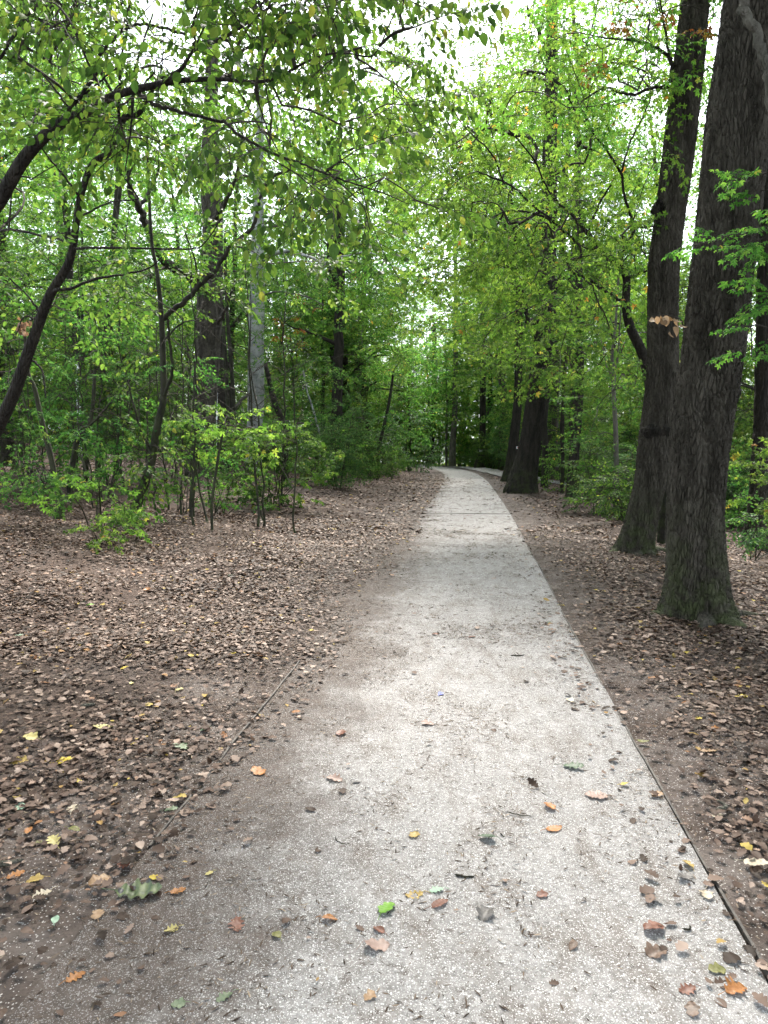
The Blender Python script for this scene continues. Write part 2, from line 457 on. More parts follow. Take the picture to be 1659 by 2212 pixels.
# ------------------------------------------------------------------ leaf templates (quads)
def t_ovate():
    V = np.array([(0, 0, 0), (1, 0, -.1), (.28, .27, .07), (.68, .24, .03), (.28, -.27, .07), (.68, -.24, .03)])
    return V, np.array([(0, 1, 3, 2), (0, 4, 5, 1)])

def t_ovate_hi():
    xs = [0, .12, .32, .55, .78, 1]; ws = [0, .17, .3, .29, .17, 0]
    V = []
    for x, w in zip(xs, ws):
        z = -.16 * x * x
        V += [(x, w, z + .3 * w), (x, 0, z), (x, -w, z + .3 * w)]
    q = []
    for k in range(5):
        a = 3 * k; q += [(a + 1, a + 4, a + 3, a), (a + 2, a + 5, a + 4, a + 1)]
    return np.array(V), np.array(q)

def t_maple(hi=False):
    ang = np.radians([-118, -58, 0, 58, 118]); ln = np.array([.38, .56, .66, .56, .38])
    na = np.radians([-160, -88, -29, 29, 88, 160]); nl = np.array([.16, .2, .24, .24, .2, .16])
    c = np.array([.36, 0, .0])
    V = [c]; q = []
    tips = [c + (l * math.cos(a), l * math.sin(a), -.16) for a, l in zip(ang, ln)]
    nots = [c + (l * math.cos(a), l * math.sin(a), .03) for a, l in zip(na, nl)]
    if not hi:
        V += tips + nots
        for k in range(5): q.append((0, 6 + k, 1 + k, 7 + k))
    else:
        V += tips + nots
        sh = []
        for k in range(5):
            for sgn in (-1, 1):
                a = ang[k] + sgn * math.radians(17); l = ln[k] * .66
                sh.append(c + (l * math.cos(a), l * math.sin(a), -.06))
        V += sh
        for k in range(5):
            q += [(0, 6 + k, 12 + 2 * k, 1 + k), (0, 1 + k, 13 + 2 * k, 7 + k)]
    return np.array([np.asarray(v, float) for v in V]), np.array(q)

def place(tV, tQ, pos, X, Z, s):
    """copies of a template with x axis X and normal about Z"""
    X = unit(X); Y = unit(np.cross(Z, X)); Zn = np.cross(X, Y)
    Rm = np.stack([X, Y, Zn], -1) * np.asarray(s)[:, None, None]
    V = np.einsum('nij,kj->nki', Rm, tV) + pos[:, None]
    Q = tQ[None] + (np.arange(len(pos)) * len(tV))[:, None, None]
    return V.reshape(-1, 3), Q.reshape(-1, 4)

def make_spray(seed, leaf, L=.75, size=.09, n_side=6, per=4, droop=.25, tilt=.5, hang=0.):
    r = R(seed); P = []; rad = []; lp = []; lx = []; lz = []; ls = []
    def twig(a, d, ln, up, lvl):
        t = np.linspace(0, 1, 4)[:, None]
        side = np.cross(d, up) * r.normal(0, .12)
        p = a + d * t * ln + side * ln * t ** 2 - np.array([0, 0, 1.]) * droop * ln * t ** 2 * (1 if lvl else .6)
        return p
    up = np.array([0, 0, 1.]); main = twig(np.zeros(3), np.array([1., 0, 0]), L, up, 0)
    P.append(main); rad.append(np.linspace(.0045, .0015, 4))
    def leaves(p, n, t0=.2):
        for k in range(n):
            t = t0 + (1 - t0) * (k + 1) / n
            i = min(int(t * 3), 2); f = t * 3 - i; q = p[i] * (1 - f) + p[i + 1] * f
            d = unit(p[i + 1] - p[i]); sgn = 1 if k % 2 else -1
            sd = np.cross(up, d); a = math.radians(r.uniform(25, 70)) * (sgn if k < n - 1 else .2)
            x = d * math.cos(a) + sd * math.sin(a) - up * (r.uniform(.05, .45) + hang * r.uniform(.6, 1.6))
            z = up + r.normal(0, tilt, 3) + sd * sgn * hang
            lp.append(q + unit(x) * .015); lx.append(x); lz.append(z); ls.append(size * r.uniform(.65, 1.2))
    for k in range(n_side):
        t = .15 + .75 * k / n_side; i = min(int(t * 3), 2); f = t * 3 - i
        a = main[i] * (1 - f) + main[i + 1] * f; sgn = 1 if k % 2 else -1
        ang = math.radians(r.uniform(35, 60)) * sgn
        d = np.array([math.cos(ang), math.sin(ang), r.normal(0, .18)])
        p = twig(a, unit(d), L * r.uniform(.35, .6) * (1 - .45 * t), up, 1)
        P.append(p); rad.append(np.linspace(.0025, .001, 4)); leaves(p, per)
    leaves(main, per + 2, .35)
    tv, tq = tubes(np.array(P), np.array(rad), 3)
    return (tv, tq), tuple(np.array(v) for v in (lp, lx, lz, ls)), leaf

def spray_mesh(sp):
    (tv, tq), (p, x, z, s), leaf = sp
    lv, lq = place(leaf[0], leaf[1], p, x, z, s)
    return tv, tq, lv, lq

OV, OVH, MA, MAH = t_ovate(), t_ovate_hi(), t_maple(), t_maple(True)
SPR = {
    'maple': [spray_mesh(make_spray(10 + k, MA, .8, .115, 6, 4)) for k in range(4)],
    'maple_hi': [spray_mesh(make_spray(20 + k, MAH, .8, .105, 6, 4)) for k in range(4)],
    'ovate': [spray_mesh(make_spray(30 + k, OV, .8, .095, 7, 5, tilt=.6)) for k in range(4)],
    'horn': [spray_mesh(make_spray(40 + k, OVH, .62, .064, 7, 5, droop=.32, tilt=.4, hang=.5)) for k in range(5)],
    'big': [spray_mesh(make_spray(50 + k, MA, 1.2, .17, 6, 4, tilt=.6)) for k in range(4)],
    'shrub': [spray_mesh(make_spray(60 + k, OV, .45, .062, 6, 5, tilt=.6)) for k in range(4)],
    'shrub_maple': [spray_mesh(make_spray(70 + k, MA, .45, .085, 5, 4, tilt=.5)) for k in range(4)],
    'shrub_big': [spray_mesh(make_spray(90 + k, MAH, .5, .125, 4, 3, tilt=.45)) for k in range(4)],
    'shrub_maple_hi': [spray_mesh(make_spray(80 + k, MAH, .45, .085, 5, 4, tilt=.5)) for k in range(4)],
}

def add_sprays(B, kind, pos, dirs, r, scale=1., leaf_slot=1, twig_slot=0, tilt=.3):
    T = SPR[kind]; which = r.integers(0, len(T), len(pos))
    for k in range(len(T)):
        m = which == k
        if not m.any(): continue
        tv, tq, lv, lq = T[k]
        n = m.sum(); z = np.array([0, 0, 1.]) + r.normal(0, tilt, (n, 3))
        s = scale * r.uniform(.75, 1.25, n)
        for (v, q, slot) in ((tv, tq, twig_slot), (lv, lq, leaf_slot)):
            V, Q = place(v, q, pos[m], dirs[m], z, s); B.add(V, Q, slot)

def grow(B, skel, skr, pos, r, sag=.12, r0=.0042, slot=0, maxlink=9., sides=4):
    """join every spray to the nearest wood, thicker where more hangs on it; returns directions for the sprays"""
    nodes = [p for p in skel]; par = [-1] * len(skel); K = len(skel)
    d = np.sqrt(((pos[:, None] - skel[None]) ** 2).sum(-1)).min(1)
    order = np.argsort(d); A = np.zeros((K + 4 * len(pos), 3)); A[:K] = skel; n = K
    parent = np.full(K + 4 * len(pos), -1); cnt = np.zeros(K + 4 * len(pos)); chains = []
    dirs = np.zeros_like(pos)
    for j in order:
        p = pos[j]; dd = ((A[:n] - p) ** 2).sum(1); i = int(dd.argmin()); a = A[i]; L = math.sqrt(dd[i])
        off = r.normal(0, sag * .5 * L, 3); off[2] += sag * L
        ts = (.25, .5, .75, 1.); prev = i; ch = [i]
        for t in ts:
            q = a + (p - a) * t + off * math.sin(PI * t); A[n] = q; parent[n] = prev; prev = n; ch.append(n); n += 1
        chains.append(ch); dirs[j] = unit(p - a + off * -.6 + r.normal(0, .15, 3))
        cnt[prev] += 1
    for k in range(n - 1, K - 1, -1): cnt[parent[k]] += cnt[k] if parent[k] >= K else 0
    ch = np.array(chains); P = A[ch]
    rr = r0 * np.maximum(cnt[ch], 1) ** .48
    rr[:, 0] = rr[:, 1] * 1.05
    V, Q = tubes(P, rr, sides); B.add(V, Q, slot)
    dirs[:, 2] *= .5
    return unit(dirs)

def trunk_buf(P, r, sides=14, seed=0, flare=1.0, bark=.012, rough=.05, cap=True):
    """a tapering trunk with an uneven outline; P (K,3), r (K)"""
    N, Bn = frames(P); a = np.arange(sides) * 2 * PI / sides; rn = R(seed)
    ca, sa = np.cos(a), np.sin(a); z = P[:, 2:3]
    base = P[0, 2]
    rr = r[:, None] * (1 + rough * fbm(ca[None] * 1.3 + seed, sa[None] * 1.3, z * 1.2, 2, seed))
    if flare > 0:
        lob = .5 + .5 * np.cos(a * rn.integers(4, 6) + rn.uniform(0, 6)) + .35 * np.cos(a * 3 + rn.uniform(0, 6))
        h = np.maximum(0, z - base)
        rr = rr + r[:, None] * flare * (np.exp(-h / (r[0] * 1.1)) * (.32 + .3 * lob[None]))
    V = P[:, None] + rr[..., None] * (ca[None, :, None] * N[:, None] + sa[None, :, None] * Bn[:, None])
    K = len(P); i = np.arange(K * sides).reshape(K, sides)
    q = np.stack([i[:-1], np.roll(i, -1, 1)[:-1], np.roll(i, -1, 1)[1:], i[1:]], -1).reshape(-1, 4)
    return V, q, rr

def bark_relief(V, P, depth, seed, cw=.028, chh=.12):
    """push the wall of a trunk out into oak bark plates"""
    K, S, _ = V.shape
    c = P[:, None]; rad = V - c; L = np.linalg.norm(rad, axis=-1, keepdims=True); u = rad / L
    x, y, z = V[..., 0], V[..., 1], V[..., 2]
    wx = .25 * fbm(x * 14, y * 14, z * 6, 2, seed); wy = .25 * fbm(x * 14, y * 14, z * 6, 2, seed + 5)
    e = cell_edge(x / cw + wx * 2, y / cw + wy * 2, z / chh + wx, seed)
    e2 = cell_edge(x / cw * 2.1 + wy, y / cw * 2.1, z / chh * 2.3, seed + 9)
    h = np.clip(e / .26, 0, 1); h = h * h * (3 - 2 * h)
    h = h * (.75 + .25 * np.clip(e2 / .3, 0, 1)) + .12 * vnoise(x * 120, y * 120, z * 60, seed)
    return V + u * (h - .6)[..., None] * depth

# ------------------------------------------------------------------ hero trees, traced stem by stem
def stem(pts, D, D2=None, n=None, wscale=1.):
    """pts: (x, y, width) read off the photograph; the stem stands D metres away (D2 at its far end)"""
    D2 = D if D2 is None else D2; m = len(pts)
    P = np.array([at(x, y, D + (D2 - D) * k / max(m - 1, 1)) for k, (x, y, w) in enumerate(pts)])
    r = np.array([w * .5 * (D + (D2 - D) * k / max(m - 1, 1)) / F for k, (x, y, w) in enumerate(pts)]) * wscale
    return resample(P, n or 5 * m, r)

def hero(name, label, cat, pts, D, mat, D2=None, sides=14, seed=0, flare=.6, rows=None, relief=None, sink=.25, base=True, extra_top=None, ws=1.):
    P, r = stem(pts, D, D2, rows, wscale=ws)
    if extra_top is not None:
        d = unit(P[-1] - P[-4] if len(P) < 60 else P[-1] - P[-30]); t = np.linspace(0, 1, 16)[1:, None]
        P = np.vstack([P, P[-1] + d * t * extra_top]); r = np.r_[r, r[-1] * (1 - .55 * t[:, 0])]
    g0 = P[0].copy()
    if base:
        gz = hz(P[0, 0], P[0, 1]); g0[2] = gz
        P = P[P[:, 2] > gz - .02] if (P[:, 2] > gz - .02).sum() > 4 else P; r = r[-len(P):]
        k = max(2, int(round((P[0, 2] - gz + sink) / max(.03, np.linalg.norm(P[1] - P[0])))))
        t = np.linspace(0, 1, k, endpoint=False)[:, None]
        s0 = np.array([P[0, 0], P[0, 1], gz - sink])
        P = np.vstack([s0 + (P[0] - s0) * t, P]); r = np.r_[np.full(k, r[0]), r]
    root = thing(name, tuple(g0), label, cat)
    V, q, rr = trunk_buf(P - g0, r, sides, seed, 0, rough=.04)
    if flare > 0:
        z = (P - g0)[:, 2]; rn = R(seed + 3); a = np.arange(sides) * 2 * PI / sides
        lob = .5 + .3 * np.cos(a * 5 + rn.uniform(0, 6)) + .3 * np.cos(a * 3 + rn.uniform(0, 6))
        k = np.exp(-np.maximum(z, 0) / (r[0] * .75))[:, None] * (.1 + .42 * lob[None]) * flare
        V = (P - g0)[:, None] + (V - (P - g0)[:, None]) * (1 + k)[..., None]
    if relief: V = bark_relief(V, P - g0, relief[0], seed, *relief[1:])
    B = Buf(); B.add(V, q)
    link('trunk', B.mesh('trunk', [M[mat]]), root)
    root['_r'] = 0; del root['_r']
    return root, P, r, g0

def bough(root, g0, pts, D, mat, D2=None, sides=8, name='bough', seed=0, first=None):
    P, r = stem(pts, D, D2); r = r * .88
    if first is not None: P = np.vstack([first, P]); r = np.r_[r[0] * 1.1, r]
    P = P + .3 * r[:, None] * R(seed + len(pts)).normal(0, 1, P.shape)
    V, q, rr = trunk_buf(P - g0, r, sides, seed, 0, rough=.09)
    B = Buf(); B.add(V, q); link(name, B.mesh(name, [M[mat]]), root)
    return P, r

def crown(root, g0, skel, pos, kind, leafm, seed, scale=1., name='crown', sag=.12, r0=.0035, bark='twig', tilt=.3, label=None, keep=None):
    r = R(seed); B = Buf(); pos = np.asarray(pos)
    dirs = grow(B, np.asarray(skel), None, pos, r, sag, r0)
    add_sprays(B, kind, pos, dirs, r, scale, tilt=tilt)
    B.v = [v - g0 for v in B.v]
    o = link(name, B.mesh(name, [M[bark], M[leafm]], False), root)
    if label: o['label'] = label
    return o

def box_px(r, n, x0, x1, y0, y1, D0, D1, holes=.0, seed=0, hs=.9):
    out = []
    while len(out) < n:
        p = at(r.uniform(x0, x1), r.uniform(y0, y1), r.uniform(D0, D1))
        if holes and vnoise(p[0] * hs, p[1] * hs, p[2] * hs, seed) < holes - 1: continue
        if p[2] < hz(p[0], p[1]) + .15: continue
        out.append(p)
    return np.array(out)
HEROES = True

def ell(r, n, c, rad, holes=0., seed=0, hs=.8, shell=.35, zmin=-99):
    out = []; c = np.asarray(c, float); rad = np.asarray(rad, float)
    while len(out) < n:
        d = unit(r.normal(0, 1, 3)) * (r.uniform(shell, 1) ** .6)
        p = c + d * rad
        if holes and vnoise(p[0] * hs, p[1] * hs, p[2] * hs * 1.4, seed) < holes - 1: continue
        if p[2] < zmin: continue
        out.append(p)
    return np.array(out)

def subs(P, a=0, b=1, n=30):
    k = np.linspace(a, b, n) * (len(P) - 1); return P[k.astype(int)]

# --- the big oak at the right, six metres away
DA = gpt(1510, 1335)[1]
rootA, PA, rA, gA = hero('oak_tree', 'thick dark ridged oak trunk with mossy foot nearest the camera, standing right of the path', 'tree',
    [(1512, 1338, 140), (1508, 1290, 132), (1505, 1231, 125), (1501, 1125, 118), (1506, 1019, 119), (1517, 913, 124), (1528, 842, 126), (1544, 736, 126), (1552, 665, 126), (1559, 594, 123), (1581, 400, 125), (1595, 250, 123), (1617, 100, 122), (1630, 0, 121), (1655, -200, 116)],
    DA, 'oak_bark', sides=400, seed=4, flare=.85, rows=420, relief=(.034, .028, .13), extra_top=3.2, ws=.955)
P, r = bough(rootA, gA, [(1672, -260, 40), (1610, -60, 24), (1602, 0, 22), (1622, 50, 21), (1645, 105, 20), (1657, 150, 18), (1662, 220, 15), (1676, 330, 10)], DA - .75, 'grey_bark', DA - .95, sides=12)
P, r = bough(rootA, gA, [(1602, 700, 22), (1612, 690, 18), (1618, 702, 9)], DA - .1, 'oak_bark', name='knot', seed=3)
P, r = bough(rootA, gA, [(1580, 846, 26), (1590, 852, 20), (1596, 840, 8)], DA - .1, 'oak_bark', name='knot', seed=5)
P, r = bough(rootA, gA, [(1612, 240, 30), (1628, 246, 26), (1636, 252, 14)], DA - .18, 'dark_bark', name='knot', seed=6)
# the bare twig with dry curled leaves that sticks out of it to the left
P, r = bough(rootA, gA, [(1490, 742, 5), (1478, 715, 4), (1470, 690, 3.5), (1440, 681, 3), (1408, 684, 2)], DA - .35, 'twig', DA - .5, name='dry_twig', sides=5)
B = Buf(); rr = R(5)
pts = np.array([at(x, y, DA - .48) for x, y in [(1408, 684), (1418, 683), (1427, 681), (1436, 682), (1446, 684), (1456, 686), (1464, 690), (1470, 700), (1455, 706), (1447, 716), (1440, 688), (1430, 686)]])
lv, lq = place(OVH[0] * (1, 1.1, 2.5), OVH[1], pts, np.c_[rr.normal(0, .35, (12, 2)), -np.ones(12) * .8] + (.35, 0, 0), rr.normal(0, 1, (12, 3)), rr.uniform(.055, .085, 12))
B.add(lv - gA, lq); link('dry_leaves', B.mesh('dry_leaves', [M['dry_leaf']]), rootA)

# --- the second oak, ten metres away, with the burl
DB = gpt(1372, 1192)[1]
rootB, PB, rB, gB = hero('oak_tree', 'slimmer ridged oak trunk with a shaggy burl on its stem, just behind the thickest oak', 'tree',
    [(1372, 1196, 80), (1374, 1178, 71), (1386, 1125, 67), (1403, 1054, 66), (1410, 983, 66), (1417, 930, 69), (1424, 877, 66), (1432, 806, 65), (1432, 700, 63), (1433, 594, 62), (1436, 550, 62), (1449, 450, 60), (1463, 350, 62), (1480, 200, 62), (1492, 100, 60), (1502, 0, 56), (1520, -160, 52)],
    DB, 'oak_bark', sides=260, seed=9, flare=.75, rows=330, relief=(.03, .03, .14), extra_top=4, ws=.96)
B = Buf(); rb = R(11)
for k in range(46):
    a = at(rb.uniform(1392, 1446), rb.uniform(926, 938), DB - .24); L = rb.uniform(.05, .16)
    d = unit(np.array([rb.normal(0, .9), -.6, rb.normal(.25, .5)])); t = np.linspace(0, 1, 5)[:, None]
    p = a + d * L * t + np.array([0, 0, -1]) * L * .5 * t ** 2; v, q = tubes(p, np.linspace(.006, .002, 5), 4); B.add(v - gB, q)
for k in range(14):
    c = at(1396 + k * 3.6, 930 + 5 * math.sin(k * 1.7), DB - .17); t = np.linspace(0, PI, 7)
    p = c + np.c_[np.zeros(7), np.zeros(7), -np.cos(t)] * rb.uniform(.05, .09); v, q = tubes(p, np.sin(t) * rb.uniform(.06, .1) + .002, 9); B.add(v - gB, q)
link('burl', B.mesh('burl', [M['dark_bark']]), rootB)
skB = []
for pts, d0, d1 in (([(1449, 185, 11), (1409, 190, 8), (1369, 205, 7), (1339, 200, 6), (1304, 190, 5), (1254, 220, 3)], DB, DB - 1.2),
                    ([(1455, 150, 10), (1447, 125, 9), (1429, 110, 7), (1389, 92, 6), (1339, 85, 4), (1279, 77, 3)], DB, DB - .8),
                    ([(1451, 190, 9), (1447, 130, 7), (1436, 60, 5), (1425, 0, 4)], DB - .2, DB - .5)):
    P, r = bough(rootB, gB, pts, d0, 'dark_bark', d1, sides=6); skB.append(P)
P, r = bough(rootB, gB, [(1428, 448, 26), (1418, 452, 22), (1412, 456, 12)], DB - .1, 'dark_bark', name='knot', seed=6)
skB = np.vstack(skB); rr = R(31)
pos = np.vstack([box_px(rr, 34, 1150, 1450, 10, 240, DB - 2, DB + .8), box_px(rr, 14, 1380, 1560, -60, 60, DB - 1, DB + .5)])
crown(rootB, gB, skB, pos, 'maple_hi', 'maple', 32, .8)
pos = np.array([at(x, y, DB - .9) for x, y in [(1340, 30), (1360, 15), (1380, 35), (1300, 70), (1395, 5), (1480, 80), (1290, 190)]])
crown(rootB, gB, skB, pos, 'shrub_maple_hi', 'orange_leaf', 33, 1., name='turning_foliage', label='orange and yellow turning leaves')

def roots(root, g, rad, n, seed):
    rr = R(seed)
    for k in range(n):
        a = 2 * PI * k / n + rr.uniform(-.3, .3); L = rad * rr.uniform(1.5, 2.3); t = np.linspace(0, 1, 12)
        x = np.cos(a) * (rad * .55 + L * t) + rr.normal(0, .05) * np.sin(t * 4); y = np.sin(a) * (rad * .55 + L * t) + rr.normal(0, .05) * np.sin(t * 5)
        w = rad * .34 * (1 - t) ** .8 + .012; gz = height(x + g[0], y + g[1]) - g[2]
        z = gz + rad * .34 * np.exp(-t * 4) - w * .35 - .05 * t ** 2
        v, q, _ = trunk_buf(np.c_[x, y, z], w, 14, seed + k, 0, rough=.12); B = Buf(); B.add(v, q); link('root', B.mesh('root', [M['oak_bark']]), root)
roots(rootA, gA, .29, 6, 901); roots(rootB, gB, .26, 6, 902)
# --- small stem between the two oaks
hero('young_tree', 'dark narrow stem in the gap between the two big oaks', 'tree', [(1430, 1180, 25), (1431, 1140, 20), (1434, 1085, 14), (1440, 980, 12), (1445, 700, 10)], 11.5, 'dark_bark', flare=.3, seed=2)

# --- twin oak with the trail mark
gC = gpt(1128, 1064); DC = gC[1]
rootC, PC, rC, gC = hero('oak_tree', 'broad flared oak trunk leaning right beside the path where the side path joins', 'tree',
    [(1127, 1060, 66), (1131, 1030, 58), (1140, 985, 48), (1150, 920, 42), (1158, 860, 40), (1166, 800, 42), (1172, 745, 40), (1179, 690, 40), (1183, 610, 37), (1183, 500, 34), (1186, 420, 32), (1188, 300, 28), (1192, 120, 24), (1192, 0, 22)],
    DC, 'dark_bark', sides=72, seed=12, flare=.45, rows=150, relief=(.03, .05, .2))
bC = []
for pts in ([(1160, 700, 18), (1152, 690, 14), (1143, 700, 12), (1137, 668, 10), (1126, 620, 9)], [(1190, 675, 7), (1230, 680, 5), (1290, 690, 4), (1345, 700, 3)], [(1170, 640, 9), (1220, 610, 6), (1260, 570, 5)], [(1185, 120, 14), (1160, 60, 10), (1140, 20, 8)]):
    P, r = bough(rootC, gC, pts, DC - .3, 'dark_bark', DC - 1.5); bC.append(P)
rr = R(40); pos = box_px(rr, 46, 1090, 1290, 520, 820, DC - 3, DC + 1, holes=.9)
pos2 = box_px(rr, 60, 1040, 1300, -60, 480, DC - 3, DC + 3, holes=.8)
crown(rootC, gC, np.vstack(bC + [subs(PC, .5)]), np.vstack([pos, pos2, box_px(rr, 110, 840, 1130, 300, 760, 21, 34, holes=.95, seed=5), box_px(rr, 190, 850, 1220, -60, 440, 20, 30, holes=.95, seed=15)]), 'maple', 'maple', 41, 1.3)
gC2 = gpt(1098, 1040)
rootD, PD, rD, gD = hero('oak_tree', 'dark oak stem bearing a square red and white trail mark left of the flared oak', 'tree',
    [(1099, 1036, 30), (1104, 1000, 23), (1111, 940, 20), (1119, 860, 18), (1120, 760, 16), (1121, 680, 15), (1122, 620, 16), (1116, 560, 13), (1112, 500, 10), (1100, 420, 8)],
    gC2[1], 'dark_bark', sides=40, seed=14, flare=.7, rows=90, relief=(.03, .05, .2))
bD = []
for pts in ([(1116, 640, 13), (1106, 610, 11), (1101, 580, 8), (1099, 560, 6)], [(1120, 620, 13), (1133, 590, 11), (1134, 560, 9), (1140, 530, 6)], [(1114, 560, 10), (1090, 530, 8), (1078, 500, 6)]):
    P, r = bough(rootD, gD, pts, gD[1], 'dark_bark', gD[1] - .4); bD.append(P)
rr = R(43); crown(rootD, gD, np.vstack(bD + [subs(PD, .6)]), box_px(rr, 90, 1000, 1160, 380, 760, gD[1] - 3, gD[1] + 2, holes=.8), 'maple', 'maple', 44, 1.1)
def disc(parent, name, c, w, h, mat, y=0., n=16, sq=False):
    t = np.array([PI / 4, 3 * PI / 4, 5 * PI / 4, 7 * PI / 4]) if sq else np.arange(n) * 2 * PI / n
    k = math.sqrt(2) if sq else 1
    ring = np.c_[c[0] + np.cos(t) * w / 2 * k, np.full(len(t), c[1] + y), c[2] + np.sin(t) * h / 2 * k]
    back = ring + (0, .05, 0); m = len(t); V = np.vstack([ring, back, [[c[0], c[1] + y, c[2]]]])
    q = [(i, m + i, m + (i + 1) % m, (i + 1) % m) for i in range(m)]
    f = [(2 * m, (2 * i) % m, (2 * i + 1) % m, (2 * i + 2) % m) for i in range(m // 2)]
    B = Buf(); B.add(V, q + f); return link(name, B.mesh(name, [M[mat]], False), parent)
mp = at(1116, 967, gD[1]); i = np.argmin(np.abs(PD[:, 2] - mp[2])); mp[1] = PD[i, 1] - rD[i] * 1.02
pl = disc(rootD, 'trail_mark', mp - gD, .095, .105, 'white', -.012, sq=True)
disc(pl, 'red_dot', mp - gD, .05, .062, 'red', -.017)

# --- thin and middle-sized stems right of the flared oak
rt, P1, r1, g1 = hero('oak_tree', 'crooked dark stem leaning over right of the flared oak, leaves climbing its foot', 'tree',
    [(1236, 1076, 27), (1238, 1030, 24), (1240, 985, 22), (1245, 930, 20), (1250, 860, 20), (1252, 790, 18), (1252, 700, 17), (1250, 600, 15), (1256, 450, 12)], gpt(1236, 1078)[1], 'dark_bark', sides=24, seed=21, rows=80, relief=(.02, .04, .2))
rr = R(45); crown(rt, g1, P1[40:], box_px(rr, 80, 1180, 1340, 560, 860, g1[1] - 2, g1[1] + 2, holes=.8), 'maple', 'maple', 46, 1.)
rt, P1, r1, g1 = hero('young_tree', 'slim straight stem just right of the flared oak', 'tree', [(1176, 1052, 16), (1178, 980, 13), (1177, 900, 12), (1190, 820, 9), (1200, 700, 7)], 28.5, 'dark_bark', seed=22)
rt, P1, r1, g1 = hero('young_tree', 'pale forked young trunk among bright leaves between the crooked stem and the burl oak', 'tree',
    [(1330, 1080, 11), (1331, 1000, 11), (1330, 930, 10), (1326, 860, 9), (1325, 800, 9), (1322, 770, 7), (1330, 700, 5), (1336, 600, 4)], 17, 'grey_bark', seed=23)
bough(rt, g1, [(1325, 800, 7), (1334, 780, 5), (1338, 720, 4), (1341, 660, 3)], 17, 'grey_bark'); bough(rt, g1, [(1325, 815, 6), (1310, 790, 4), (1300, 740, 3), (1290, 700, 2)], 17, 'grey_bark')
rr = R(47); crown(rt, g1, P1[8:], box_px(rr, 85, 1250, 1440, 620, 1000, 14.5, 19, holes=.85), 'maple', 'under', 48, .8)
rt, P1, r1, g1 = hero('young_tree', 'thin dark sapling stem between the flared oak and the crooked stem', 'tree', [(1214, 1062, 8), (1216, 1000, 8), (1214, 930, 8), (1217, 860, 7), (1220, 760, 5)], 24, 'dark_bark', seed=24)
rt, P1, r1, g1 = hero('oak_tree', 'black tree stem at the right edge of the photo behind a leafy branch', 'tree', [(1632, 1150, 48), (1638, 1080, 40), (1642, 1000, 36), (1646, 900, 32), (1650, 700, 30), (1655, 400, 26), (1660, 100, 22)], 12.5, 'dark_bark', sides=40, seed=25, rows=110, relief=(.02, .04, .2))

# --- marked tree and pair far down the path
rr = R(49)
rt, P1, r1, g1 = hero('oak_tree', 'far grey trunk with a small white blaze where the path bends', 'tree', [(1036, 1003, 22), (1038, 985, 16), (1041, 960, 14), (1043, 900, 13), (1043, 820, 12), (1043, 700, 11), (1040, 560, 9)], 56, 'dark_bark', seed=26, sides=16)
mp = at(1038, 974, g1[1]); i = np.argmin(np.abs(P1[:, 2] - mp[2])); mp[1] = P1[i, 1] - r1[i]
disc(rt, 'trail_mark', mp - g1, .22, .2, 'white', -.04, sq=True)
crown(rt, g1, P1[8:], np.vstack([box_px(rr, 150, 960, 1150, 420, 930, 50, 60, holes=.9, seed=6), box_px(rr, 170, 840, 1150, 180, 640, 46, 60)]), 'big', 'maple', 50, 1.45)
rt, P1, r1, g1 = hero('oak_tree', 'far double trunk left of the white blazed tree', 'tree', [(977, 1000, 16), (978, 960, 13), (982, 900, 12), (984, 800, 11), (984, 650, 9), (984, 500, 6)], 60, 'grey_bark', seed=27)
crown(rt, g1, P1[5:], box_px(rr, 150, 880, 1040, 430, 930, 55, 64, holes=.95, seed=7), 'big', 'maple', 54, 1.2)
hero('oak_tree', 'blackish trunk at the very end of the visible path', 'tree', [(930, 990, 17), (931, 970, 13), (934, 930, 13), (938, 850, 11), (938, 700, 9)], 66, 'dark_bark', seed=28)

# --- left: beech
gE = gpt(551, 1018)
rootE, PE, rE, gE = hero('beech_tree', 'smooth pale grey beech trunk with letters carved in its bark', 'tree',
    [(548, 1016, 36), (549, 975, 34), (551, 930, 35), (553, 865, 35), (553, 800, 35), (553, 740, 33), (555, 650, 33), (557, 560, 32), (558, 500, 26), (558, 440, 22), (560, 330, 18), (562, 200, 14), (566, 60, 10)], gE[1] if 16 < gE[1] < 30 else 21, 'beech', sides=32, seed=31, flare=.25, rows=160)
DE = gE[1]; skE = []
for pts, d1 in (([(570, 562, 12), (578, 554, 11), (597, 545, 10), (629, 543, 9), (657, 551, 7), (689, 565, 6), (703, 570, 5), (714, 560, 5), (756, 551, 4), (784, 545, 4), (810, 549, 3)], 3),
            ([(560, 515, 8), (563, 505, 7), (572, 492, 6), (597, 487, 6), (619, 479, 6), (638, 464, 5), (629, 445, 5), (607, 438, 4)], 1),
            ([(619, 479, 4), (650, 455, 4), (680, 440, 3)], 1),
            ([(572, 835, 6), (550, 845, 7), (527, 860, 8), (510, 880, 9), (499, 898, 10)], .8),
            ([(570, 835, 8), (590, 825, 7), (608, 812, 5), (640, 790, 4), (700, 770, 3)], 1.5),
            ([(570, 917, 9), (590, 909, 7), (630, 912, 5), (676, 917, 3)], 1.5),
            ([(562, 640, 5), (600, 630, 4), (660, 640, 3), (700, 660, 2)], 1.5), ([(560, 740, 5), (610, 760, 4), (660, 752, 3)], 1.)):
    P, r = bough(rootE, gE, pts, DE, 'grey_bark' if d1 < 3 else 'beech', DE - d1, sides=7); skE.append(P)
rr = R(51); pos = np.vstack([box_px(rr, 70, 560, 830, 560, 800, DE - 4, DE, holes=.7, seed=1), box_px(rr, 70, 440, 700, 20, 400, DE - 2, DE + 3, holes=.75, seed=2)])
crown(rootE, gE, np.vstack(skE + [subs(PE, .6)]), pos, 'maple', 'under', 52, 1.)
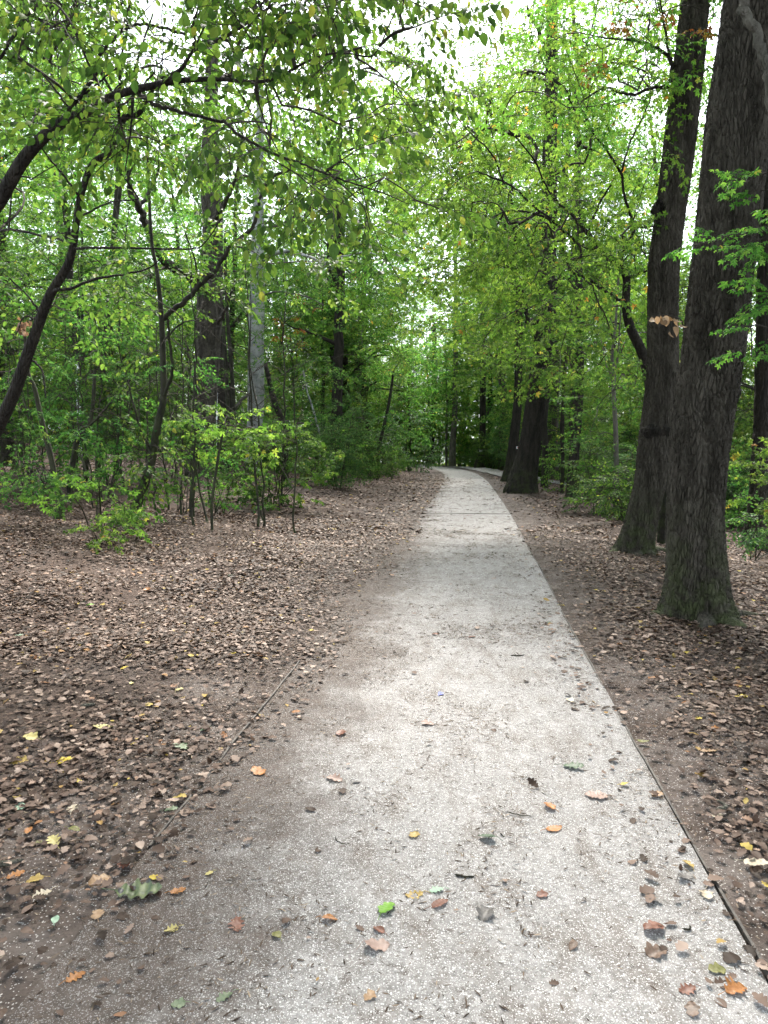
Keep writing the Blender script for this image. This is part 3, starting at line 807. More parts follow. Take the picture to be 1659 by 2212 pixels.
pos = box_px(rr, 9, 590, 690, 640, 760, DE - 3, DE - 1); crown(rootE, gE, skE[-2], pos, 'shrub_maple', 'orange_leaf', 53, 1.1, name='turning_foliage', label='yellow and orange turning leaves')
def carve(txt, px, py, h):
    cu = bpy.data.curves.new('carving', 'FONT'); cu.body = txt; cu.size = h; cu.extrude = .01; cu.offset = .004; cu.align_x = 'CENTER'
    tmp = bpy.data.objects.new('carving', cu); COL.objects.link(tmp); dg = bpy.context.evaluated_depsgraph_get()
    me = bpy.data.meshes.new_from_object(tmp.evaluated_get(dg)); bpy.data.objects.remove(tmp)
    c = at(px, py, DE); i = np.argmin(np.abs(PE[:, 2] - c[2])); R0 = rE[i] * 1.0
    for v in me.vertices:
        x, y, z = v.co; xx = c[0] + x; dx = xx - PE[i, 0]
        v.co = (xx - gE[0], PE[i, 1] - math.sqrt(max(R0 ** 2 - dx ** 2, 0)) - .006 - z - gE[1], c[2] + y - gE[2])
    me.materials.clear(); me.materials.append(M['carve']); link('carving', me, rootE)
carve('MARITA', 549, 897, .085); carve('63', 553, 902, .07); carve('C V', 564, 889, .07); carve('L A', 551, 920, .09)

# --- left: forked oak and its dark neighbour
rootF, PF, rF, gF = hero('oak_tree', 'rough barked oak left of the beech with a heavy low limb reaching left', 'tree',
    [(436, 1010, 60), (437, 975, 54), (440, 900, 50), (443, 850, 50), (449, 760, 51), (452, 690, 54), (454, 640, 55), (456, 580, 46), (459, 500, 40), (455, 420, 38), (454, 350, 38), (455, 280, 30), (458, 120, 24), (460, 0, 20)], 23, 'oak_grey', sides=90, seed=34, rows=200, relief=(.028, .05, .2))
skF = []
for pts in ([(445, 625, 36), (425, 606, 30), (400, 586, 26), (372, 574, 24), (352, 556, 22), (336, 530, 20), (320, 498, 18), (302, 455, 17), (286, 416, 15), (275, 370, 10)],
            [(380, 575, 12), (350, 580, 8), (320, 600, 6), (290, 615, 4)], [(470, 700, 10), (490, 660, 7), (510, 600, 5)], [(300, 450, 10), (330, 400, 7), (350, 350, 5)], [(460, 480, 14), (490, 430, 10), (510, 380, 7), (530, 300, 5)]):
    P, r = bough(rootF, gF, pts, 22.7, 'oak_grey', 17); skF.append(P)
rr = R(55); crown(rootF, gF, np.vstack(skF + [subs(PF, .6)]), np.vstack([box_px(rr, 300, -60, 720, -80, 430, 20, 30, holes=.85, seed=3), box_px(rr, 30, 250, 520, 420, 640, 19, 25, holes=.7, seed=4)]), 'maple', 'tall', 56, 1.25)
hero('oak_tree', 'blackish trunk half hidden behind the rough oak left of the beech', 'tree', [(482, 960, 26), (482, 900, 24), (481, 800, 22), (476, 700, 20), (474, 560, 16), (475, 400, 12)], 27, 'dark_bark', seed=35, sides=20)
rootG, PG, rG, gG = hero('oak_tree', 'leaf wrapped dark trunk right of the beech above the tall undergrowth', 'tree',
    [(738, 1004, 32), (737, 949, 27), (732, 900, 26), (729, 854, 24), (725, 760, 25), (723, 690, 27), (721, 600, 29), (721, 500, 28), (720, 420, 22), (722, 300, 18)], 38, 'dark_bark', sides=24, seed=36, rows=90, relief=(.05, .08, .3))
rr = R(57); crown(rootG, gG, subs(PG, .1, 1, 60), np.vstack([np.array([PG[rr.integers(20, 85)] + rr.normal(0, .5, 3) for _ in range(70)]), box_px(rr, 130, 620, 860, 240, 720, 35, 41, holes=.8)]), 'maple', 'tall', 58, 1.5)

# --- left: curved sapling and its leaning fork
rootJ, PJ, rJ, gJ = hero('young_tree', 'curving mossy sapling rising from the leaf litter with a leaning fork', 'tree',
    [(285, 1118, 24), (305, 1065, 21), (320, 1020, 19), (330, 980, 18), (340, 920, 16), (353, 860, 14), (352, 780, 13), (350, 710, 12), (345, 640, 10), (338, 580, 8), (328, 525, 7), (322, 425, 6), (317, 300, 4)], gpt(285, 1120)[1], 'young_bark', sides=14, seed=37, flare=.35)
skJ = []
for pts in ([(352, 690, 11), (375, 668, 13), (400, 650, 13), (430, 615, 12), (465, 585, 11), (500, 530, 10), (545, 490, 9), (555, 460, 8), (565, 415, 8), (595, 380, 7), (632, 362, 6), (660, 340, 3)],
            [(353, 860, 8), (372, 800, 8), (366, 740, 7), (362, 690, 6)], [(330, 980, 7), (305, 930, 6), (290, 880, 5), (270, 800, 4)], [(350, 740, 5), (390, 700, 4), (440, 690, 3)],
            [(500, 530, 5), (540, 540, 4), (580, 570, 3)], [(430, 615, 5), (420, 560, 4), (400, 500, 3)]):
    P, r = bough(rootJ, gJ, pts, gJ[1], 'young_bark', gJ[1] - .8); skJ.append(P)
rr = R(60); pos = np.vstack([box_px(rr, 18, 240, 420, 600, 900, gJ[1] - 1.5, gJ[1] + 1, holes=.8), box_px(rr, 40, 280, 700, 300, 620, gJ[1] - 2.2, gJ[1] + .5, holes=.8), box_px(rr, 10, 290, 360, 960, 1010, gJ[1] - .5, gJ[1])])
crown(rootJ, gJ, np.vstack(skJ + [subs(PJ, .4)]), pos, 'ovate', 'hornbeam', 61, .9)

# --- left: sapling stems
def sapling(label, pts, D, box, n, kind='maple', leafm='under', seed=0, sc=.8, flare=.3, mat='young_bark', holes=.85, extra=()):
    rt, P, r, g = hero('young_tree', label, 'tree', pts, D, mat, sides=9, seed=seed, flare=flare)
    sk = [P[len(P) // 3:]]
    for e in extra: q, _ = bough(rt, g, e, D, mat, D - .5, sides=5); sk.append(q)
    if n:
        rr = R(seed + 70); crown(rt, g, np.vstack(sk), np.vstack([box_px(rr, max(1, n // len(box)), *b, D - 1.3, D + 1.3, holes=holes, seed=seed) for b in box]), kind, leafm, seed + 71, sc)
    return rt
sapling('thick bent sapling at the far left with broad leaves around its base', [(117, 1160, 22), (130, 1085, 17), (120, 1040, 13), (107, 975, 12), (90, 910, 11), (75, 840, 9), (60, 800, 8), (52, 700, 6)], 11, [(0, 220, 600, 900), (20, 190, 990, 1060)], 52, 'maple', 'hornbeam', 1, .75)
sapling('forked sapling with a dark clump of dead leaves, left of the curving sapling', [(150, 1045, 13), (160, 985, 12), (168, 950, 12), (190, 925, 10), (200, 880, 8), (205, 800, 6)], 13.5, [(120, 300, 720, 900), (150, 260, 880, 960)], 40, 'maple', 'under', 2, .8, extra=([(165, 960, 7), (180, 1000, 5), (190, 1030, 3)], [(190, 925, 6), (230, 880, 5), (250, 860, 3)]))
sapling('thin straight sapling in front of the rough oak', [(414, 1082, 12), (419, 1030, 10), (423, 985, 9), (427, 940, 8), (424, 860, 6), (420, 780, 4)], 13.2, [(360, 450, 760, 960)], 10, 'maple', 'under', 3, .8)
sapling('leafy sapling with broad bright leaves in front of the beech foot', [(457, 1088, 6), (465, 1030, 6), (472, 985, 6), (482, 930, 5), (490, 905, 4)], 11.5, [(420, 570, 888, 965)], 26, 'shrub_big', 'maple', 4, .9, holes=0)
sapling('tall thin pole tree behind the curving sapling', [(212, 1000, 13), (216, 900, 12), (222, 800, 11), (230, 700, 10), (238, 620, 9), (245, 500, 8), (255, 350, 7), (258, 200, 5)], 17, [(120, 380, 200, 620)], 60, 'maple', 'under', 5, 1.)
sapling('second pole tree with drooping dead leaves left of the rough oak', [(250, 985, 12), (246, 860, 11), (238, 720, 11), (237, 640, 11), (240, 560, 10), (262, 380, 8), (268, 240, 6)], 19, [(160, 420, 160, 560)], 60, 'maple', 'tall', 6, 1.)
sapling('slender stem just left of the beech trunk', [(508, 985, 9), (506, 900, 9), (502, 820, 8), (494, 720, 8), (488, 620, 7), (486, 500, 5)], 24, [(430, 560, 480, 700)], 34, 'maple', 'under', 7, 1.)
sapling('greenish thin stem second to the left of the beech', [(498, 960, 7), (492, 880, 7), (485, 800, 6), (483, 700, 5)], 26, [(450, 530, 620, 820)], 16, 'maple', 'under', 8, 1.)
sapling('dark leaning broken stem right of the beech trunk', [(616, 935, 13), (606, 900, 13), (597, 880, 13), (588, 850, 12), (580, 815, 10), (573, 785, 8)], 24, [(580, 700, 780, 900)], 26, 'maple', 'under', 9, 1., mat='dark_bark')
sapling('bare whitish thin stem leaning in the thicket right of the beech', [(690, 935, 4), (682, 905, 4), (672, 870, 4), (664, 848, 4), (655, 800, 3)], 25, [(600, 720, 760, 860)], 18, 'maple', 'under', 10, 1., mat='beech')
sapling('many stemmed young tree by the left edge of the far path', [(812, 1010, 9), (820, 960, 8), (832, 910, 7), (842, 860, 6), (850, 800, 5)], 36, [(760, 920, 620, 960)], 90, 'ovate', 'under', 11, 1.3)
sapling('low dark trunk at the far left edge of the photo', [(8, 984, 50), (12, 955, 42), (14, 930, 34), (10, 880, 30), (0, 800, 28), (-10, 600, 24)], 19, [(-60, 120, 380, 700)], 60, 'maple', 'under', 12, 1., mat='dark_bark')

# --- left: the near dark leaning tree and the arching hornbeam above it
rootL, PL, rL, gL = hero('hornbeam_tree', 'dark leaning trunk crossing the upper left with many thin branches', 'tree',
    [(-95, 1130, 44), (-50, 1010, 40), (0, 912, 38), (30, 850, 36), (55, 780, 33), (75, 725, 30), (107, 640, 27), (150, 565, 23), (165, 480, 21), (175, 420, 19), (200, 355, 19), (235, 330, 18), (255, 290, 17), (270, 255, 16), (300, 245, 14), (320, 210, 13), (345, 175, 12), (390, 150, 11), (420, 107, 11), (470, 88, 10), (545, 42, 9), (595, 5, 7), (660, -60, 5)], 8, 'dark_bark', ws=.72, D2=7, sides=16, seed=41, flare=.3, rows=140)
skL = []
for pts, d0, d1 in (([(112, 632, 9), (125, 625, 8), (155, 622, 7), (210, 602, 6), (270, 592, 5), (320, 580, 4), (350, 555, 3)], 7.7, 7.2),
                ([(160, 537, 6), (200, 535, 6), (240, 535, 6), (325, 537, 5), (410, 537, 4), (440, 527, 3), (480, 470, 3)], 7.6, 7),
                ([(0, 500, 6), (20, 495, 6), (60, 502, 6), (120, 515, 5), (160, 530, 5)], 8.6, 7.6), ([(175, 430, 7), (130, 370, 5), (90, 320, 4), (50, 250, 3)], 7.6, 7),
                ([(255, 300, 8), (258, 220, 7), (262, 130, 6), (275, 60, 5), (260, 0, 4)], 7.4, 7), ([(262, 67, 5), (300, 52, 7), (350, 60, 7), (400, 72, 6), (425, 30, 5), (430, -30, 4)], 7.4, 6.8),
                ([(420, 107, 7), (422, 60, 6), (440, 0, 5)], 7.1, 6.8), ([(285, 250, 7), (290, 160, 6), (310, 90, 5), (330, 30, 4)], 7.3, 7), ([(90, 680, 6), (60, 640, 4), (20, 600, 3)], 7.9, 7.9),
                ([(170, 470, 5), (230, 440, 4), (300, 430, 3)], 7.6, 7), ([(60, 770, 6), (90, 800, 5), (100, 860, 3)], 7.9, 7.6)):
    P, r = bough(rootL, gL, pts, d0, 'dark_bark', d1, sides=7); skL.append(P)
bough(rootL, gL, [(72, 690, 5), (60, 682, 4), (48, 690, 4), (42, 705, 3), (36, 722, 2)], 7.75, 'twig', 7.7, name='dry_twig', sides=5)
rr = R(65); crown(rootL, gL, np.vstack(skL + [subs(PL, .5)]), np.vstack([box_px(rr, 140, -120, 700, -120, 420, 6, 10.5, holes=.85), box_px(rr, 14, -80, 320, 430, 700, 6.8, 9, holes=.75)]), 'ovate', 'hornbeam', 66, .85)
B = Buf(); pts = np.array([at(x, y, 7.75) for x, y in np.c_[rr.normal(48, 8, 16), rr.normal(700, 12, 16)]])
lv, lq = place(OVH[0] * (1, 1.1, 2.5), OVH[1], pts, np.c_[rr.normal(0, .5, (16, 2)), -np.ones(16)], rr.normal(0, 1, (16, 3)), rr.uniform(.05, .085, 16))
B.add(lv - gL, lq); link('dry_leaves', B.mesh('dry_leaves', [M['dry_leaf']]), rootL)

rootH, PH, rH, gH = hero('hornbeam_tree', 'black arching trunk entering from the upper left with long hanging pointed leaves', 'tree',
    [(-330, 1260, 60), (-220, 900, 54), (-120, 620, 48), (-50, 500, 44), (0, 430, 42), (20, 395, 40), (50, 345, 38), (95, 295, 34), (135, 265, 30), (190, 240, 27), (240, 210, 24), (290, 194, 22), (350, 181, 19), (400, 173, 16), (475, 171, 13), (550, 177, 11), (600, 167, 9), (660, 135, 7), (710, 117, 6), (750, 115, 5), (800, 122, 5), (822, 98, 3)], 5.6, 'dark_bark', ws=.68, D2=4.6, sides=18, seed=44, flare=.3, rows=150)
skH = []
for pts, d0, d1 in (([(290, 195, 12), (315, 212, 11), (340, 228, 10), (390, 242, 9), (450, 257, 8), (487, 265, 8), (515, 290, 7), (560, 317, 7), (610, 340, 6), (650, 352, 5), (700, 375, 5), (760, 395, 4), (830, 418, 3), (880, 440, 2)], 5.1, 4.5),
                ([(135, 262, 8), (150, 235, 8), (170, 210, 8), (205, 165, 8), (210, 125, 7), (245, 85, 6), (262, 67, 5), (280, 10, 4)], 5.3, 5.1),
                ([(140, 255, 7), (160, 225, 6), (200, 190, 5), (240, 155, 4), (262, 140, 3)], 5.3, 5.2), ([(350, 180, 7), (385, 155, 6), (410, 120, 5), (440, 60, 4)], 5, 4.7),
                ([(553, 180, 6), (552, 200, 5), (565, 240, 4), (580, 285, 4), (600, 325, 3)], 4.8, 4.6), ([(288, 198, 6), (286, 240, 5), (280, 300, 4), (270, 370, 3)], 5.1, 5),
                ([(700, 375, 4), (740, 350, 4), (780, 390, 3)], 4.6, 4.5), ([(0, 128, 7), (60, 30, 7), (90, 45, 6), (120, 60, 4), (200, 110, 3)], 5.8, 5.2),
                ([(150, 235, 5), (100, 170, 4), (40, 120, 3)], 5.3, 5.2), ([(710, 375, 3), (780, 440, 3), (800, 500, 2)], 4.6, 4.4)):
    P, r = bough(rootH, gH, pts, d0, 'dark_bark', d1, sides=8); skH.append(P)
rr = R(67); crown(rootH, gH, np.vstack(skH + [subs(PH, .55)]), np.vstack([box_px(rr, 84, -60, 520, -120, 320, 4.4, 7, holes=.85), box_px(rr, 76, 480, 900, -100, 330, 3.7, 6.4, holes=.9), box_px(rr, 13, 560, 900, 330, 470, 4.1, 5.4)]), 'horn', 'hornbeam', 68, .95, sag=.05)

# --- right: maple behind the burl oak whose crown fills the middle
rootN, PN, rN, gN = hero('maple_tree', 'dark crooked maple behind the burl oak, its bright crown spreading over the path', 'tree',
    [(1425, 1150, 34), (1422, 1000, 32), (1415, 900, 30), (1402, 820, 28), (1386, 760, 26), (1362, 708, 24), (1352, 660, 22), (1353, 600, 20), (1335, 572, 18), (1300, 542, 15), (1270, 505, 12), (1243, 472, 8)], 13, 'dark_bark', ws=.8, D2=12, sides=14, seed=47, flare=.4, rows=90)
skN = []
for pts, d0, d1 in (([(1345, 652, 8), (1310, 630, 8), (1275, 605, 7), (1240, 590, 5)], 12.2, 11.5), ([(1296, 540, 9), (1255, 530, 7), (1225, 505, 6), (1200, 482, 6), (1155, 447, 5), (1105, 402, 5), (1060, 382, 4), (1030, 370, 3)], 12.1, 10.8),
                ([(1225, 505, 5), (1180, 470, 5), (1130, 457, 5), (1090, 457, 4), (1040, 485, 3)], 11.7, 10.6), ([(1335, 572, 8), (1350, 535, 8), (1370, 495, 7), (1360, 460, 7), (1347, 415, 6), (1342, 375, 6), (1310, 325, 5), (1275, 280, 5), (1240, 235, 4), (1225, 200, 3)], 12.1, 11.5),
                ([(1342, 375, 5), (1360, 310, 4), (1390, 250, 4), (1410, 200, 3)], 11.7, 11.5), ([(1355, 600, 8), (1380, 590, 7), (1400, 585, 6)], 12.3, 12), ([(1270, 505, 7), (1290, 450, 5), (1320, 400, 4)], 12, 11.6),
                ([(1090, 400, 4), (1060, 330, 4), (1000, 270, 3), (960, 200, 2)], 11, 10.5), ([(1243, 472, 6), (1190, 420, 5), (1150, 340, 4), (1080, 260, 3)], 12, 11)):
    P, r = bough(rootN, gN, pts, d0, 'dark_bark', d1, sides=7); skN.append(P)
rr = R(72); pos = np.vstack([box_px(rr, 250, 920, 1420, 150, 600, 9.5, 15, holes=.75, seed=7), box_px(rr, 60, 1020, 1400, 560, 800, 10, 14.5, holes=.6, seed=8), box_px(rr, 90, 1130, 1460, -60, 200, 10.5, 16, holes=.9, seed=9), box_px(rr, 85, 840, 1120, 190, 620, 11, 16, holes=.8, seed=10)])
crown(rootN, gN, np.vstack(skN + [subs(PN, .5)]), pos, 'maple_hi', 'maple', 73, .95)
# --- right edge: leafy branch in front of the thick oak
rootO, PO, rO, gO = hero('maple_tree', 'young maple at the right edge whose leafy branches cross in front of the thick oak', 'tree',
    [(1790, 1400, 16), (1780, 1200, 14), (1760, 1000, 12), (1745, 800, 10), (1720, 600, 9), (1700, 480, 7), (1690, 380, 5)], 5.3, 'young_bark', sides=10, seed=49, flare=.3)
rr = R(75); crown(rootO, gO, PO[10:], np.vstack([box_px(rr, 8, 1610, 1740, 370, 430, 5, 5.6), box_px(rr, 15, 1545, 1720, 470, 560, 4.9, 5.5), box_px(rr, 6, 1620, 1740, 600, 660, 5, 5.6), box_px(rr, 7, 1610, 1740, 700, 780, 5, 5.5), box_px(rr, 14, 1660, 1900, 300, 1000, 4.8, 6)]), 'shrub_maple_hi', 'maple', 76, .66)

# ------------------------------------------------------------------ low plants, each one traced
def bush(name, label, bx, by, box, n, kind, leafm, seed, sc=.8, D=None, stems=5, cat='shrub', group=None):
    g = gpt(bx, by) if D is None else at(bx, by, D)
    g[2] = hz(g[0], g[1]); rr = R(seed + 200); D = g[1]
    rt = thing(name, tuple(g), label, cat, group)
    pos = box_px(rr, n, *box, D - .9, D + .9, holes=.9, seed=seed)
    B = Buf(); sk = []
    for k in range(stems):
        p = pos[rr.integers(0, n)]; t = np.linspace(0, .75, 7)[:, None]; s0 = g + (rr.normal(0, .08), rr.normal(0, .08), -.05)
        q = s0 + (p - s0) * t + np.array([0, 0, .25]) * np.sin(t * PI) * (p[2] - g[2]); sk.append(q)
        v, f = tubes(q, np.linspace(.013, .006, 7) * sc, 5); B.add(v - g, f)
    link('stem', B.mesh('stem', [M['young_bark']]), rt)
    crown(rt, g, np.vstack(sk), pos, kind, leafm, seed + 1, sc, name='foliage')
bush('maple_shrub', 'dense broad leaved green shrub in front of the beech, nearest the path on the left', 585, 1088, (500, 690, 920, 1070), 105, 'shrub_big', 'under', 1, 1., stems=8)
bush('maple_shrub', 'sprawling low shrub at the foot of the thick bent sapling', 200, 1140, (130, 280, 1030, 1125), 20, 'shrub_big', 'maple', 2, .85)
bush('seedling', 'small bright seedling tuft on the litter below the curving sapling', 300, 1150, (265, 345, 1105, 1165), 20, 'shrub_big', 'maple', 3, .55, cat='plant')
bush('seedling', 'pale green seedling tuft left of the bright seedling tuft', 215, 1172, (178, 268, 1125, 1180), 16, 'shrub_big', 'maple', 4, .5, cat='plant')
bush('maple_shrub', 'sparse twiggy shrub at the far left above bare litter', 70, 1085, (-20, 170, 920, 1060), 26, 'shrub_maple', 'under', 5, .9)
bush('maple_shrub', 'thin stemmed shrub in the middle of the left leaf litter', 395, 1110, (350, 480, 950, 1085), 24, 'shrub_maple', 'under', 6, .8, stems=7)
bush('maple_shrub', 'reddish stemmed shrub between the curving sapling and the dense shrub', 480, 1110, (430, 560, 980, 1085), 20, 'shrub_maple', 'under', 7, .8, stems=8)
bush('maple_shrub', 'leafy shrub in the gap between the forked sapling and the curving sapling', 235, 1060, (190, 330, 900, 1020), 26, 'shrub_big', 'under', 16, .9)
bush('maple_shrub', 'dark leaved shrub behind the sparse twiggy shrub at the far left', 40, 1020, (-30, 130, 820, 980), 44, 'shrub_maple', 'under', 17, 1.2)
bush('maple_shrub', 'bright arching shrub right of the dense broad leaved shrub', 700, 1050, (640, 760, 940, 1045), 60, 'shrub_maple', 'maple', 18, 1.2)
bush('maple_shrub', 'shrub behind the thin straight sapling at the rough oak foot', 400, 1040, (350, 500, 880, 1000), 34, 'shrub_maple', 'under', 19, 1.2)
bush('leafy_shrub', 'tall leafy shrub bush spilling over the left side where the path bends', 885, 1012, (800, 925, 900, 1008), 170, 'shrub', 'shrub', 8, 2., D=46, stems=10)
bush('maple_shrub', 'tall airy thicket bush at the left edge behind the thick bent sapling', 60, 1010, (-60, 260, 640, 960), 110, 'maple', 'under', 20, .8, D=15, stems=12)
bush('leafy_shrub', 'rounded shrub just right of the leaf wrapped trunk', 790, 1014, (740, 850, 930, 1012), 110, 'shrub', 'shrub', 9, 1.7, D=37, stems=10)
bush('leafy_shrub', 'wispy shrub left of the leaf wrapped trunk', 675, 1020, (610, 735, 900, 1018), 110, 'shrub', 'under', 10, 1.5, D=31, stems=12)
bush('leafy_shrub', 'low bright shrub right of the thick oak foot', 1635, 1185, (1580, 1700, 1110, 1185), 44, 'shrub', 'shrub', 11, .8, D=10.5)
bush('leafy_shrub', 'yellow green leafy shrub at the right edge above the low bright shrub', 1700, 1180, (1615, 1760, 950, 1110), 34, 'shrub_maple_hi', 'maple', 12, 1., D=9.5)
bush('leafy_shrub', 'leafy shrub filling the slope between the crooked stem and the burl oak', 1300, 1095, (1255, 1370, 960, 1100), 130, 'shrub', 'shrub', 13, 1.1, D=17, stems=9)
bush('leafy_shrub', 'bright shrub behind the foot of the crooked stem', 1210, 1060, (1180, 1260, 960, 1060), 60, 'shrub', 'maple', 14, 1.2, D=26)
bush('leafy_shrub', 'shrub close behind the burl oak on its left side', 1345, 1120, (1290, 1420, 1020, 1130), 90, 'shrub', 'under', 15, 1., D=14.5, stems=8)

def thin_stem(seed, H):
    rr = R(seed); rt = thing('bare_stem', (0, 0, 0), 'x', 'stem'); B = Buf()
    t = np.linspace(0, 1, 16)[:, None]; P = np.c_[np.cumsum(rr.normal(.01, .035, 16)), np.cumsum(rr.normal(0, .03, 16)), -.1 + H * t[:, 0]]
    v, f, _ = trunk_buf(P, np.linspace(.02, .006, 16), 7, seed, .6, rough=.1); B.add(v, f); link('stem', B.mesh('stem', [M['young_bark']]), rt)
    B = Buf()
    for k in range(9):
        i = rr.integers(3, 15); a = rr.uniform(0, 2 * PI); L = rr.uniform(.3, 1.1); s = np.linspace(0, 1, 7)[:, None]
        p = P[i] + np.array([math.cos(a), math.sin(a), rr.uniform(.3, 1.)]) * L * s + rr.normal(0, .03, (7, 3)) * s; v, f = tubes(p, np.linspace(.007, .002, 7), 4); B.add(v, f)
        for m in range(2):
            q = p[3 + m] + rr.normal(0, .3, 3) * s + (0, 0, .12) * s; v, f = tubes(q, np.linspace(.003, .001, 7), 3); B.add(v, f)
    link('branch', B.mesh('branch', [M['twig']]), rt)
    return rt
BS = [thin_stem(700 + k, H) for k, H in enumerate((3.2, 4., 2.6, 4.6))]; rb = R(78); done = set()
for k in range(34):
    px = rb.uniform(15, 690); D = rb.uniform(11.5, 19); q = at(px, 1000, D); loc = (q[0], D, hz(q[0], D)); sc_ = rb.uniform(.75, 1.25)
    lb = 'thin nearly bare stem among the shrubs on the left leaf litter'; src = BS[k % 4]
    if k < 4: src.location = loc; src.rotation_euler = (0, 0, rb.uniform(0, 6)); src['label'] = lb; src['group'] = 'thin stems on the left litter'
    else: copy_tree(src, loc, rb.uniform(0, 6), (sc_, sc_, sc_), lb, 'thin stems on the left litter')

# ------------------------------------------------------------------ slender posts seen through the leaves at the left
def post(px, ytop, D, w, label):
    t = at(px, ytop, D); z0 = hz(t[0], t[1]); h = t[2] - z0
    rt = thing('marker_post', (t[0], t[1], z0), label, 'post')
    B = Buf(); hw = w / 2
    for (a, z0_, z1_) in ((hw, -.2, h - .06), (hw * .6, h - .06, h)):
        V = [(x * a, y * a * .6, z) for z in (z0_, z1_) for x, y in ((-1, -1), (1, -1), (1, 1), (-1, 1))]
        B.add(V, [(0, 1, 5, 4), (1, 2, 6, 5), (2, 3, 7, 6), (3, 0, 4, 7), (4, 5, 6, 7)])
    link('shaft', B.mesh('shaft', [M['white']], False), rt)
post(166, 780, 24, .11, 'bluish white upright post seen through leaves at the far left')
post(468, 838, 29, .1, 'thin white post right beside the rough oak trunk')

# ------------------------------------------------------------------ background woods: one of each kind, then copies
def make_tree(name, H, r0, cz, rad, n, kind, leafm, bark, seed, boughs=7, sc=1., zmin=.5, cat='tree', lean=.04):
    rr = R(seed); rt = thing(name, (0, 0, 0), 'x', cat)
    K = 26; t = np.linspace(0, 1, K); P = np.c_[np.cumsum(rr.normal(0, .02 * H / 10, K)) + lean * H * t ** 2, np.cumsum(rr.normal(0, .02 * H / 10, K)), -.3 + (H + .3) * t]
    r = r0 * (1 - .8 * t ** 1.2) + .01
    V, q, _ = trunk_buf(P, r, 12, seed, .8, rough=.08); B = Buf(); B.add(V, q)
    sk = [P[int(K * .25):]]
    for k in range(boughs):
        i = rr.integers(int(K * .3), K - 4); a = rr.uniform(0, 2 * PI) ; L = rad[0] * rr.uniform(.5, .85)
        d = np.array([math.cos(a), math.sin(a), rr.uniform(.3, .9)]); s = np.linspace(0, 1, 9)[:, None]
        p = P[i] + d * L * s + rr.normal(0, .04 * L, 3) * np.sin(s * PI) - np.array([0, 0, .25]) * L * s ** 2
        p = p + rr.normal(0, .02 * L, p.shape) * s
        v, f, _ = trunk_buf(p, np.linspace(r[i] * .5, .012, 9), 7, seed + k, 0, rough=.08); B.add(v, f); sk.append(p)
    link('trunk', B.mesh('trunk', [M[bark]]), rt)
    pos = ell(rr, n, (lean * H * .3, 0, cz), rad, holes=.85, seed=seed, zmin=zmin, hs=.55)
    crown(rt, np.zeros(3), np.vstack(sk), pos, kind, leafm, seed + 1, sc)
    return rt
YT = [make_tree('young_tree', 7.5, .075, 4.3, (2.4, 2.4, 3.3), 330, 'maple', 'under', 'young_bark', 501),
      make_tree('young_tree', 8.5, .09, 4.8, (2.8, 2.6, 3.8), 400, 'maple', 'maple', 'grey_bark', 502),
      make_tree('young_tree', 6.0, .05, 3.4, (2.0, 2.2, 2.7), 300, 'ovate', 'under', 'young_bark', 503, boughs=9),
      make_tree('young_tree', 9.5, .1, 5.6, (2.6, 2.8, 4.2), 400, 'maple', 'under', 'dark_bark', 504)]
TT = [make_tree('tall_tree', 19, .24, 12.5, (4.2, 4.2, 6.5), 480, 'big', 'tall', 'dark_bark', 511, 10, zmin=4),
      make_tree('tall_tree', 21, .28, 13.5, (4.6, 4.4, 7.5), 520, 'big', 'maple', 'oak_bark', 512, 11, zmin=5, lean=-.04),
      make_tree('tall_tree', 17, .2, 11, (3.8, 4.2, 6.2), 440, 'big', 'tall', 'dark_bark', 513, 9, zmin=3.5, lean=.08)]
def make_shrub(H, w, n, kind, leafm, seed, stems=9):
    rr = R(seed); rt = thing('leafy_shrub', (0, 0, 0), 'x', 'shrub'); B = Buf(); sk = []
    for k in range(stems):
        a = rr.uniform(0, 2 * PI); t = np.linspace(0, 1, 8)[:, None]; d = np.array([math.cos(a) * w * .6, math.sin(a) * w * .6, H * .8])
        p = np.array([math.cos(a), math.sin(a), 0]) * .1 - (0, 0, .1) + d * t + rr.normal(0, .06, (8, 3)) * t
        v, f = tubes(p, np.linspace(.014, .004, 8), 5); B.add(v, f); sk.append(p)
    link('stem', B.mesh('stem', [M['young_bark']]), rt)
    pos = ell(rr, n, (0, 0, H * .55), (w, w, H * .5), holes=.9, seed=seed, hs=1.6, zmin=.08)
    crown(rt, np.zeros(3), np.vstack(sk), pos, kind, leafm, seed + 1, 1., name='foliage')
    return rt
SH = [make_shrub(1.9, 1.1, 230, 'shrub', 'shrub', 521), make_shrub(2.6, 1.2, 260, 'shrub', 'under', 522), make_shrub(1.5, 1.2, 200, 'shrub_maple', 'under', 523), make_shrub(3.2, 1.3, 280, 'shrub_maple', 'shrub', 524)]

